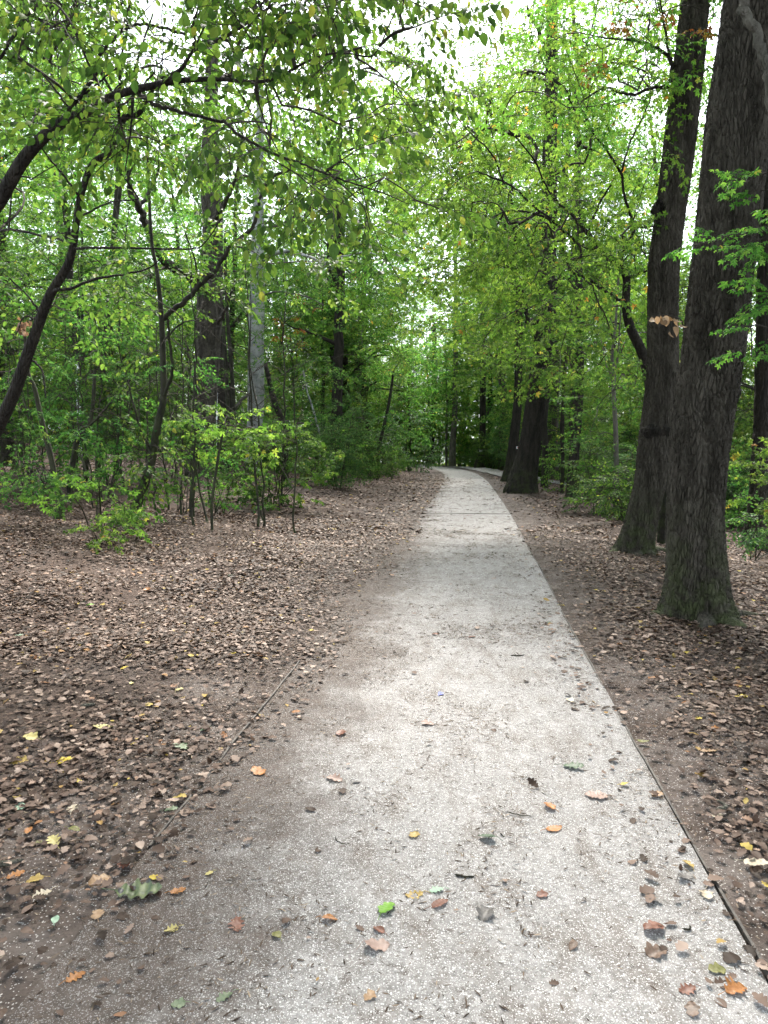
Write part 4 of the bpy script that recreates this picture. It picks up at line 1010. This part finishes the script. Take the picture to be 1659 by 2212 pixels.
rng = R(7); placed = []
def scatter(n, s0, s1, y0, y1, gap, bias=1., sl=False):
    out = []; tries = 0
    while len(out) < n and tries < 9000:
        tries += 1; y = y0 + (y1 - y0) * rng.uniform() ** bias; s = rng.uniform(s0, s1)
        x = float(np.interp(min(y, 54), cl[:, 1][:260], cl[:, 0][:260])) + s
        if y > 54: 
            if abs(float(lateral(np.array([x]), np.array([y]))[0])) < 2.5: continue
        if abs(x) > 8 + y * .62: continue
        px = CX + x / y * F
        if sl and y < 28 and 60 < px < 700: continue
        if y < 30 and (270 < px < 620 or 1060 < px < 1220) or y < 22 and px > 1370 and px < 1480: continue
        if any((x - a) ** 2 + (y - b) ** 2 < gap * gap for a, b in out): continue
        out.append((x, y))
    return out
def populate(kinds, spots, label, group, smin, smax, xyvar=.15):
    for k, (x, y) in enumerate(spots):
        src = kinds[k % len(kinds)]; s = rng.uniform(smin, smax); sx = s * rng.uniform(1 - xyvar, 1 + xyvar)
        loc = (x, y, hz(x, y)); rz = rng.uniform(0, 2 * PI)
        if src.get('label') == 'x' and src.location.length == 0:
            src.location = loc; src.rotation_euler = (0, 0, rz); src.scale = (sx, sx, s); src['label'] = label; src['group'] = group
        else: copy_tree(src, loc, rz, (sx, sx, s), label, group)
populate(YT, scatter(40, -30, -4.6, 17, 66, 2.6, 1.2), 'slender leafy understory tree in the woods left of the path', 'understory trees left of the path', .75, 1.2)
populate(YT, scatter(40, 4.6, 30, 15, 66, 2.6, 1.2), 'slender leafy understory tree in the woods right of the path', 'understory trees right of the path', .75, 1.2)
populate(TT, scatter(15, -32, -5, 20, 74, 4.2, 1.1), 'tall canopy tree rising above the woods left of the path', 'tall canopy trees left of the path', .8, 1.15)
populate(TT, scatter(15, 5, 30, 19, 74, 4.2, 1.1), 'tall canopy tree rising above the woods right of the path', 'tall canopy trees right of the path', .8, 1.15)
populate(SH, scatter(44, -24, -3.6, 19, 62, 1.6, 1.2, True), 'bushy green shrub in the undergrowth left of the path', 'undergrowth shrubs left of the path', .7, 1.25)
populate(SH, scatter(60, 3.6, 22, 14, 62, 1.6, 1.3), 'bushy green shrub in the undergrowth right of the path', 'undergrowth shrubs right of the path', .7, 1.25)
arch = []
for k, y in enumerate(np.arange(33, 62, 7)):
    for sd in (-1, 1):
        yy = y + rng.uniform(-1.5, 1.5) + sd; x = float(np.interp(min(yy, 54), cl[:260, 1], cl[:260, 0])) + sd * rng.uniform(4.6, 6); arch.append((x, yy))
populate(TT, arch, 'tall tree whose crown arches over the far stretch of the path', 'tall trees arching over the path', .95, 1.2)
populate(TT, [(-5.5, 1.5), (-7, -5), (4.5, -4.5), (7.5, 2), (-.5, -9), (9, 9), (-11, 7), (6.4, 9.6), (5.6, 4.2), (-8.6, 11), (1.8, -5), (-5.6, 3.4), (4.2, 1.4)], 'tall tree added out of view so its high crown shades the near path', 'tall trees added to shade the near path', 1.25, 1.4)  # unseen trees around the camera, added to cut the light on the near path
populate(TT, [(-8, 88), (-1, 82), (9, 84), (14, 78), (3, 100)], 'tall tree closing the view behind the path bend', 'tall trees behind the bend', 1., 1.3)
bend = [(5.5, 62.5), (2.5, 68), (-.5, 72), (8.8, 63), (-5.5, 84), (-2.5, 66), (1.5, 74), (4.5, 70), (7.5, 66), (-4, 90), (2, 84), (6, 78), (10, 72), (0, 94)]
populate([YT[1], YT[3]], bend, 'leafy tree closing the view beyond the bend of the path', 'trees beyond the bend', 1.1, 1.5)
populate([SH[1], SH[3]], [(6.8, 64), (8.5, 60), (3.5, 73), (5, 67.5), (-7, 68), (9.5, 57), (-1, 78)], 'shrub at the far outer side of the path bend', 'shrubs along the far bend', 1., 1.5)

def distant():
    rr = R(88); n = 150000; B = Buf()
    az = np.radians(rr.uniform(-48, 48, n)); D = rr.uniform(62, 125, n); x = D * np.sin(az); y = D * np.cos(az)
    s = lateral(x, y); z = rr.uniform(0, 1, n) ** 1.25 * (17 + 6 * vnoise(x * .12, y * .12, 0, 4)) + .2
    z[:60000] = rr.uniform(0, 7, 60000)
    keep = (np.abs(s) > 3) & (vnoise(x * .3, y * .3, z * .35, 6) > -.25)
    p = np.c_[x, y, z + height(x, y, s)][keep]; m = len(p)
    V, Q = place(MA[0], MA[1], p, rr.normal(0, 1, (m, 3)) * (1, 1, .4), np.array([0, 0, 1.]) + rr.normal(0, .5, (m, 3)), rr.uniform(.35, .75, m))
    B.add(V, Q)
    tag(link('distant_woods', B.mesh('distant_woods', [M['tall']], False)), kind='stuff')
distant()

# ------------------------------------------------------------------ leaf litter (nobody could count it)
def lobed(kind, hi=False):
    """outline of a fallen leaf as a quad strip along the midrib, length 1"""
    n = 13 if hi == 'mid' else 22 if hi else 8; x = np.linspace(0, 1, n)
    if kind == 'oak': w = (.30 * np.sin(PI * np.clip(x, 0, 1)) ** .7) * (1 + .38 * np.cos(2 * PI * 4 * x + 2.6)) + .004
    elif kind == 'ovate': w = .30 * np.sin(PI * x ** .85) ** .85 * (1 + (.05 * np.cos(2 * PI * 11 * x) if hi else 0)) + .003
    else: w = .42 * np.abs(np.sin(PI * x ** .8)) ** .5 * (.62 + .38 * np.abs(np.cos(PI * 2.5 * x + .4)) ** 1.6) + .004
    return x, w
def leaf_grid(kind, rr, hi=False, curl=.3, nt=None):
    x, w = lobed(kind, hi); nt = nt or (9 if hi else 3); t = np.linspace(-1, 1, nt)
    X, T = np.meshgrid(x, t, indexing='ij'); wy = w[:, None] * np.where(T > 0, rr.uniform(.8, 1.15), rr.uniform(.8, 1.15)); Yv = T * wy
    c1, c2, c3 = rr.normal(0, curl), abs(rr.normal(0, curl)) + .05, rr.normal(0, curl * .6)
    Z = c2 * np.abs(Yv) ** 1.4 * 1.2 + c1 * (X - .5) ** 2 + c3 * (X - .5) * Yv * 2
    if hi: Z = Z + .02 * np.cos(X * 40) * np.abs(T) + .03 * vnoise(X * 5, T * 3, c1 * 9, 4)
    V = np.stack([X - .5, Yv, Z], -1); i = np.arange(V.shape[0] * nt).reshape(-1, nt)
    q = np.stack([i[:-1, :-1], i[1:, :-1], i[1:, 1:], i[:-1, 1:]], -1).reshape(-1, 4)
    V = V.reshape(-1, 3); V[:, 2] -= np.percentile(V[:, 2], 12)
    return V, q
def surf(x, y):
    s = lateral(x, y); return height(x, y, s), s
def litter():
    rr = R(91); B = Buf()
    TN = [leaf_grid(['oak', 'maple', 'ovate', 'oak'][k % 4], rr, 'mid', .3, 3) for k in range(12)]
    TF = [leaf_grid(['oak', 'ovate', 'maple'][k % 3], rr, False, .42) for k in range(12)]
    def batch(n, D0, D1, sz, dens, T):
        D = np.sqrt(rr.uniform(D0 ** 2, D1 ** 2, n)); az = rr.uniform(-.66, .66, n); x = D * np.tan(az) * .95; y = D
        z, s = surf(x, y)
        nz = vnoise(x * .7, y * .7, 0, 11); n2 = vnoise(x * 1.6, y * 1.6, 0, 13)
        p = np.where(s < 0, .02 + .98 * np.clip((-s - .8 - .5 * nz) / 1.5, 0, 1), .04 + .96 * np.clip((s - 1.12 - .25 * nz) / .95, 0, 1))
        p = np.where(np.abs(s) < .75, .0025, p) * np.clip(.75 + n2 * .8, .25, 1)
        far = np.clip((D - 8) / 7, 0, 1); p = np.where((s < 0) & (s > -2.6), np.maximum(p, far * np.clip((-s - .8) / .5, 0, 1) * .85), p)
        k = rr.uniform(size=n) < p * dens; x, y, z, s = x[k], y[k], z[k], s[k]; m = len(x)
        which = rr.integers(0, 12, m)
        for j in range(12):
            a = which == j; mm = a.sum()
            V, Q = place(T[j][0] * (1, 1, 1), T[j][1], np.c_[x[a], y[a], z[a] + rr.uniform(.002, .022, mm)], np.c_[rr.normal(0, 1, (mm, 2)), rr.normal(0, .11, mm)], np.array([0, 0, 1.]) + rr.normal(0, .16, (mm, 3)), sz * np.minimum(rr.lognormal(-.05, .42, mm), 1.75))
            B.add(V, Q)
    batch(120000, 1.5, 6.5, .033, 1, TN); batch(140000, 5, 14, .041, 1, TF); batch(90000, 12, 42, .078, 1, TF)
    tag(link('fallen_leaves', B.mesh('fallen_leaves', [M['litter']])), kind='stuff')
    # crumbs, needles and bits of twig scattered over the path
    B = Buf(); sl = np.array([(-.6, -.06, 0), (-.1, -.15, .02), (.6, -.03, .04), (.55, .06, .03), (0, .12, .03), (-.55, .06, 0)]); sq = np.array([(0, 1, 4, 5), (1, 2, 3, 4)])
    for n, D0, D1, sz in ((70000, 1.5, 6, .011), (60000, 5, 13, .019), (26000, 12, 36, .045)):
        D = np.sqrt(rr.uniform(D0 ** 2, D1 ** 2, n)); x = float(0) + np.interp(D, edge[:200, 1], edge[:200, 0]) + rr.uniform(-4, 1.6, n); y = D
        z, s = surf(x, y)
        cl_ = np.clip(fbm(x * 3.5, y * 2.4, 0, 3, 17) * 1.6 + .05, 0, 1) ** 1.2 + .13
        side = np.clip((-s - .2 - .5 * vnoise(x, y, 0, 14)) / 1.0, 0, 1) * .7 + np.clip((s - .95) / .3, 0, 1) * .6
        k = rr.uniform(size=n) < cl_ + side; x, y, z = x[k], y[k], z[k]; m = len(x)
        V, Q = place(sl, sq, np.c_[x, y, z + .006 + rr.uniform(0, .004, m)], np.c_[rr.normal(0, 1, (m, 2)), rr.normal(0, .12, m)], np.array([0, 0, 1.]) + rr.normal(0, .25, (m, 3)), sz * np.minimum(rr.lognormal(0, .45, m), 2.))
        B.add(V * 1., Q)
    tag(link('leaf_crumbs', B.mesh('leaf_crumbs', [M['crumb']], False)), kind='stuff')
litter()

# ------------------------------------------------------------------ leaves one can pick out, each on its spot
PAL = {'yellow': ((.5, .36, .03), (.62, .47, .06)), 'paleyellow': ((.48, .4, .14), (.6, .52, .22)), 'orange': ((.33, .13, .035), (.46, .2, .06)), 'tan': ((.33, .2, .11), (.45, .3, .18)),
       'redbrown': ((.15, .06, .04), (.24, .1, .065)), 'brown': ((.11, .07, .05), (.2, .13, .095)), 'green': ((.04, .11, .03), (.07, .17, .05)), 'lime': ((.14, .32, .03), (.2, .4, .05)),
       'darkgreen': ((.02, .055, .022), (.04, .09, .035)), 'greygreen': ((.13, .17, .1), (.2, .25, .15)), 'mint': ((.3, .45, .33), (.4, .55, .42)), 'cream': ((.48, .4, .3), (.6, .52, .4)),
       'pink': ((.3, .2, .17), (.4, .28, .235)), 'grey': ((.12, .11, .105), (.2, .185, .18)), 'ochre': ((.36, .24, .06), (.46, .33, .1)), 'olive': ((.15, .15, .04), (.22, .21, .07))}
def one_leaf(px, py, w, col, kind, label, rot=None, curl=.25, seed=0, lift=.006, stalk=True):
    rr = R(int(px * 7 + py)); g = gpt(px, py); sz = w * g[1] / F * (1.0 if kind != 'maple' else 1.05)
    V, Q = leaf_grid(kind, rr, True, curl)
    a = rr.uniform(0, 2 * PI) if rot is None else rot
    if ('leaf_' + col) not in M: M['leaf_' + col] = plain('leaf_' + col, *[tuple(v * .62 for v in q) for q in PAL[col]], .5, 35, .002, .15)
    c, s = math.cos(a), math.sin(a); Rm = np.array([[c, -s, 0], [s, c, 0], [0, 0, 1]])
    tl = rr.normal(0, .1, 2); V = V * sz; V[:, 2] += V[:, 0] * tl[0] + V[:, 1] * tl[1] + abs(tl).sum() * sz * .35
    B = Buf(); B.add(V @ Rm.T, Q)
    if stalk:
        t = np.linspace(0, 1, 5)[:, None]; p = np.array([-.5, 0, 0]) * sz + np.array([-.35, .08 * rr.normal(), .0]) * sz * t; p[:, 2] += .004 + V[0, 2] * (1 - t[:, 0])
        v, q = tubes(p @ Rm.T, np.full(5, .0011), 4); B.add(v, q)
    o = link('fallen_leaf', B.mesh('fallen_leaf', [M['leaf_' + col]]), None, (g[0], g[1], g[2] + lift))
    return tag(o, label, 'leaf')
LEAVES = [
 (141,1649,36,'yellow','maple','brightest and largest of the yellow lobed leaves on the brown soil at the left'),
 (46,1652,34,'ochre','maple','ochre crumpled leaf left of the brightest yellow leaf'),
 (66,1598,32,'paleyellow','maple','lemon yellow lobed leaf at the left just above the ochre crumpled leaf'),
 (220,1577,40,'paleyellow','ovate','long pale yellow leaf lying flat in the left litter above the edging strip'),
 (166,1695,26,'yellow','maple','small yellow leaf below the brightest yellow leaf'),
 (441,1579,22,'green','ovate','single fresh green oval leaf on the soil beside the edging strip'),
 (395,1616,52,'greygreen','oak','grey green decaying leaf on the soil left of the edging strip'),
 (557,1674,42,'orange','maple','star shaped orange brown leaf right of the edging strip'),
 (722,1687,42,'pink','oak','ragged pinkish brown oak leaf on the pale gravel, upper middle'),
 (737,1588,34,'redbrown','ovate','curved reddish brown leaf on the gravel above the ragged oak leaf'),
 (771,1694,20,'grey','ovate','small slate grey leaf beside the ragged oak leaf'),
 (370,1756,30,'greygreen','oak','grey green leaf touching the edging strip'),
 (158,1754,36,'cream','oak','cream toothed leaf standing on the left soil'),
 (41,1752,34,'mint','maple','pale mint lobed leaf at the left edge'),
 (160,1796,32,'olive','ovate','olive green curled leaf below the cream toothed leaf'),
 (85,1826,20,'olive','ovate','small olive round leaf in the left litter'),
 (116,1831,40,'paleyellow','oak','pale yellow ragged leaf in the left litter beside the small olive leaf'),
 (62,1800,28,'orange','ovate','small orange brown leaf above the pale yellow ragged leaf'),
 (216,1911,48,'tan','maple','broad tan leaf left of the end of the edging strip'),
 (332,1904,24,'yellow','maple','small bright yellow leaf just behind the curled green leaf'),
 (385,1930,34,'orange','maple','orange tan leaf right of the curled green leaf'),
 (92,1942,44,'cream','oak','long cream leaf below the broad tan leaf'),
 (75,1906,36,'ochre','maple','yellow tan crumpled leaf at the left above the long cream leaf'),
 (34,1898,40,'orange','oak','dull orange leaf at the left edge beside the yellow tan leaf'),
 (267,1877,32,'redbrown','oak','red brown leaf left of the edging strip end'),
 (512,2007,52,'redbrown','oak','large red brown oak leaf in the lower middle left'),
 (712,1992,38,'orange','ovate','rusty orange oval leaf with a long stalk, lower middle'),
 (597,2026,32,'olive','ovate','olive brown leaf right of the large red brown oak leaf'),
 (837,1977,50,'lime','maple','bright lime green maple leaf in the lower middle of the path'),
 (164,2121,46,'orange','oak','vivid orange leaf at the lower left'),
 (385,2180,32,'greygreen','maple','pale grey green leaf near the bottom edge'),
 (485,2165,42,'greygreen','oak','flat grey green leaf on the gravel near the bottom, right of the pale one'),
 (815,2060,56,'pink','maple','large pinkish brown maple leaf below the lime leaf'),
 (818,2018,34,'redbrown','ovate','red brown folded leaf between the lime leaf and the large pinkish leaf'),
 (800,2172,36,'tan','maple','tan leaf near the bottom edge below the large pinkish leaf'),
 (452,1892,18,'paleyellow','maple','small pale yellow scrap between soil and gravel'),
 (370,2014,34,'paleyellow','oak','pale yellow jagged leaf below the curled green leaf'),
 (212,1982,36,'tan','maple','faded tan leaf below the broad tan leaf'),
 (120,1994,30,'mint','ovate','washed out green leaf left of the faded tan leaf'),
 (943,1930,34,'mint','oak','pale mint green oak leaf right of the lime leaf'),
 (895,1941,44,'ochre','oak','ochre leaf left of the pale mint oak leaf'),
 (950,1966,48,'redbrown','ovate','curled red brown leaf under the pale mint oak leaf'),
 (1050,1981,48,'grey','maple','dark grey rotting round leaf on the path'),
 (1052,1821,42,'darkgreen','ovate','dark green toothed leaf in the centre of the path'),
 (894,1815,30,'ochre','maple','ochre leaf left of the dark green toothed leaf'),
 (1238,1665,48,'darkgreen','oak','folded dark green leaf pair in the upper right of the path'),
 (1349,1703,22,'yellow','ovate','tiny intense yellow leaf near the right edge of the path'),
 (1288,1721,48,'pink','maple','pinkish tan maple leaf on the right of the path'),
 (1187,1746,34,'orange','maple','orange brown leaf left of the pinkish tan maple leaf'),
 (1197,1800,42,'orange','ovate','curled orange brown leaf below the orange brown leaf'),
 (1419,1724,32,'tan','oak','tan leaf touching the right edging'),
 (1487,1880,30,'ochre','maple','yellow ochre leaf at the right edge of the path'),
 (1479,1906,44,'grey','oak','grey lobed leaf below the yellow ochre leaf'),
 (1527,1947,38,'cream','maple','cream star shaped leaf near the right edging'),
 (1412,2015,52,'redbrown','maple','dark red brown leaf at the lower right of the path'),
 (1417,2064,50,'brown','maple','brown leaf directly below the dark red brown leaf'),
 (1171,1940,28,'redbrown','maple','small dark brown leaf in the middle of the path'),
 (1237,2052,32,'brown','ovate','small oval brown leaf left of the brown pair'),
 (1549,2102,42,'olive','maple','olive tan faded leaf above the big orange leaf'),
 (1589,2145,60,'orange','oak','big orange leaf in the lower right corner of the path'),
 (1634,1877,52,'cream','maple','pale tan leaf in the litter right of the edging'),
 (1549,1770,28,'cream','oak','cream leaf beside a curved stick right of the edging'),
 (1412,1950,40,'grey','oak','grey brown torn leaf on the right side of the path'),
 (1484,2145,44,'redbrown','oak','dull dark red leaf scrap near the bottom right'),
 (1494,2195,44,'brown','maple','brown leaf cut by the bottom edge of the photo'),
 (1389,1606,26,'olive','ovate','yellow green leaf standing against the right edging'),
 (1530,1629,36,'tan','ovate','broad tan leaf in the right litter'),
 (1409,1469,26,'orange','ovate','orange leaf in the right litter above the edging bend'),
 (1602,1509,30,'yellow','oak','yellow leaf in the right litter below the big oak'),
 (1544,1579,18,'orange','maple','small vivid orange leaf in the right litter'),
 (1509,1556,20,'yellow','oak','small yellow leaf left of the small vivid orange leaf'),
 (1485,1412,22,'yellow','maple','small yellow leaf in the litter below the thick oak foot'),
 (1214,1310,12,'yellow','maple','small yellow leaf on the right edging far up the path'),
 (1230,1516,26,'cream','ovate','pale cream leaf on the right part of the path'),
 (924,1570,28,'pink','maple','pinkish brown leaf alone in the middle of the path'),
 (1183,1348,15,'darkgreen','maple','small dark green leaf far up the path'),
 (939,1374,19,'redbrown','ovate','small red brown leaf far up the path, left of its pair'),
 (1019,1379,19,'redbrown','oak','small dark red leaf far up the path, right of its pair'),
 (414,1313,17,'yellow','maple','bright yellow leaf far back in the left litter'),
 (431,1304,11,'yellow','ovate','tiny yellow leaf touching the bright yellow leaf far back'),
 (268,1448,20,'yellow','maple','yellow leaf in the middle of the left litter'),
 (388,1495,24,'paleyellow','oak','pale yellow leaf right of the middle yellow litter leaf'),
 (285,1480,18,'paleyellow','ovate','pale yellow small leaf below the middle yellow litter leaf'),
 (317,1278,16,'orange','maple','orange brown leaf far back in the left litter'),
 (496,1246,17,'mint','maple','pale mint leaf far back in the left litter'),
 (172,1305,20,'green','ovate','green leaf far back at the left, left one of two'),
 (195,1311,22,'lime','ovate','lime green leaf far back at the left, right one of two'),
 (42,1376,24,'mint','oak','whitish green leaf at the left edge of the litter'),
]
for L in LEAVES: one_leaf(*L)
# the big curled green leaf with black spots
g = gpt(300, 1942); rr = R(3); x, w = lobed('maple', True); 
V, Q = leaf_grid('oak', R(17), True, .2, 13); V *= .155; V[:, 1] *= .95
V[:, 2] = .020 + .42 * np.abs(V[:, 1]) ** 1.1 + 2.8 * V[:, 0] ** 2 + .004 * np.cos(V[:, 0] * 160)
V[:, 2] -= V[:, 2].min() - .004
m_, nt, out = new_mat('spotted_green_leaf'); v = coords(nt)
c = mix(nt, (.028, .045, .014, 1), (.075, .095, .035, 1), mrange(nt, noise(nt, v, 45, 4), .35, .65))
c = mix(nt, c, (.012, .014, .016, 1), mrange(nt, voro(nt, v, 26), .32, .27)); principled(nt, out, c, .5, .4, noise(nt, v, 70, 3), .002)
a = .12; Rm = np.array([[math.cos(a), -math.sin(a), 0], [math.sin(a), math.cos(a), 0], [0, 0, 1]])
B = Buf(); B.add(V @ Rm.T, Q); t = np.linspace(0, 1, 6)[:, None]; p = V[6] + np.array([-.05, .03, -.01]) * t; vv, q = tubes(p @ Rm.T, np.full(6, .0016), 5); B.add(vv, q)
tag(link('fallen_leaf', B.mesh('fallen_leaf', [m_]), None, (g[0], g[1], g[2] + .004)), 'large curled green leaf with black spots at the end of the edging strip', 'leaf')

def stick(px, py, w, rot, label, th=.004, mat='dark_bark', bend=.15, fork=False):
    g = gpt(px, py); L = w * g[1] / F; rr = R(int(px + py)); t = np.linspace(-.5, .5, 9)
    p = np.c_[t * L, bend * L * (t * 2) ** 2 + rr.normal(0, .012 * L, 9), np.full(9, th * 1.1) + np.abs(rr.normal(0, .002, 9))]
    c, s = math.cos(rot), math.sin(rot); p = np.c_[p[:, 0] * c - p[:, 1] * s, p[:, 0] * s + p[:, 1] * c, p[:, 2]]
    B = Buf(); r = th * np.linspace(1, .6, 9); r[0] = r[-1] = .0004; v, q = tubes(p, r, 7); B.add(v, q)
    if fork:
        for k in (3, 5): 
            e = p[k] + np.linspace(0, 1, 5)[:, None] * np.array([rr.normal(0, .3) * L, rr.normal(.1, .3) * L, .01]); v, q = tubes(e, np.linspace(th * .6, .0005, 5), 5); B.add(v, q)
    tag(link('stick', B.mesh('stick', [M[mat]]), None, (g[0], g[1], g[2] + .003)), label, 'stick')
stick(1004, 1903, 48, -.15, 'dark straight stick above the pale mint oak leaf', .0045)
stick(1489, 2017, 26, .5, 'short dark stick at the lower right beside the dark red brown leaf', .004, bend=.4)
stick(1124, 1772, 60, -.25, 'long thin twig between the two orange brown leaves', .0025)
stick(1084, 1809, 18, -1.2, 'tiny twig beside the dark green toothed leaf', .003)
stick(1569, 1757, 44, 1.1, 'curved grey stick in the soil right of the edging', .009, 'grey_bark', .5)
stick(732, 1830, 44, -.7, 'thin curved twig on the gravel left of the ochre leaf', .0022, bend=.3)
stick(191, 1533, 34, .35, 'short thick piece of wood in the left litter', .012, 'grey_bark', .05)
stick(1522, 1382, 30, -.6, 'dark stub of wood in front of the thick oak foot', .01, bend=.1)
stick(1119, 1419, 34, .1, 'tangled dark tuft of twigs on the path, far middle', .0045, bend=.2, fork=True)
stick(20, 1875, 60, .3, 'thick bark coloured branch piece at the left edge', .012, 'grey_bark')
stick(206, 1686, 34, -1., 'thin dark twig in the left soil right of the small yellow leaf', .003)
# scrap of blue paper
g = gpt(952, 1504); B = Buf(); s = .018; B.add([(-s, -s, .002), (s, -s * .6, .008), (s * 1.1, s, .003), (-s * .7, s * .8, .012), (0, 0, .016)], [(0, 1, 4, 3), (1, 2, 3, 4)])
M['blue'] = plain('blue_wrapper', (.16, .18, .55), (.3, .3, .7), .4)
tag(link('paper_scrap', B.mesh('paper_scrap', [M['blue']], False), None, (g[0], g[1], .008)), 'tiny violet blue scrap of wrapper on the gravel', 'litter')

# ------------------------------------------------------------------ camera, light, sky
cam = bpy.data.cameras.new('camera'); co = bpy.data.objects.new('camera', cam); COL.objects.link(co)
cam.sensor_fit = 'VERTICAL'; cam.sensor_height = 36; cam.lens = 36 * F / 2212; cam.clip_start = .05; cam.clip_end = 600
co.location = CAM; co.rotation_euler = (PI / 2 - PITCH, 0, 0); sc.camera = co

EL, AZ = math.radians(52), math.radians(9)     # sun ahead and to the right
w = bpy.data.worlds.new('World'); sc.world = w; w.use_nodes = True; nt = w.node_tree
sky = nt.nodes.new('ShaderNodeTexSky'); sky.sky_type = 'NISHITA'; sky.sun_disc = False; sky.sun_elevation = EL; sky.sun_rotation = AZ
sky.air_density = 1.; sky.dust_density = 3.5; sky.ozone_density = 1.2
tc = nt.nodes.new('ShaderNodeTexCoord'); cloud = mrange(nt, noise(nt, tc.outputs['Generated'], 2.6, 6, .6), .32, .6, .35, .95)
bg = nt.nodes['Background']; nt.links.new(mix(nt, sky.outputs[0], (4.6, 5.0, 5.4, 1), cloud), bg.inputs[0]); bg.inputs[1].default_value = .125
sun = bpy.data.lights.new('sun', 'SUN'); sun.energy = 3.0; sun.angle = math.radians(20); sun.color = (1, .95, .87)
so = bpy.data.objects.new('sun', sun); COL.objects.link(so)
d = Vector((math.sin(AZ) * math.cos(EL), math.cos(AZ) * math.cos(EL), math.sin(EL))); so.rotation_euler = d.to_track_quat('Z', 'Y').to_euler()
sc.view_settings.view_transform = 'Standard'; sc.view_settings.look = 'None'; sc.view_settings.gamma = 1; sc.view_settings.exposure = 2.92
sc.render.engine = 'CYCLES'; cy = sc.cycles
cy.max_bounces = 7; cy.diffuse_bounces = 5; cy.transmission_bounces = 5; cy.glossy_bounces = 2; cy.caustics_reflective = False; cy.caustics_refractive = False
cy.use_adaptive_sampling = True; cy.adaptive_threshold = .025; cy.use_denoising = True; cy.sample_clamp_indirect = 6
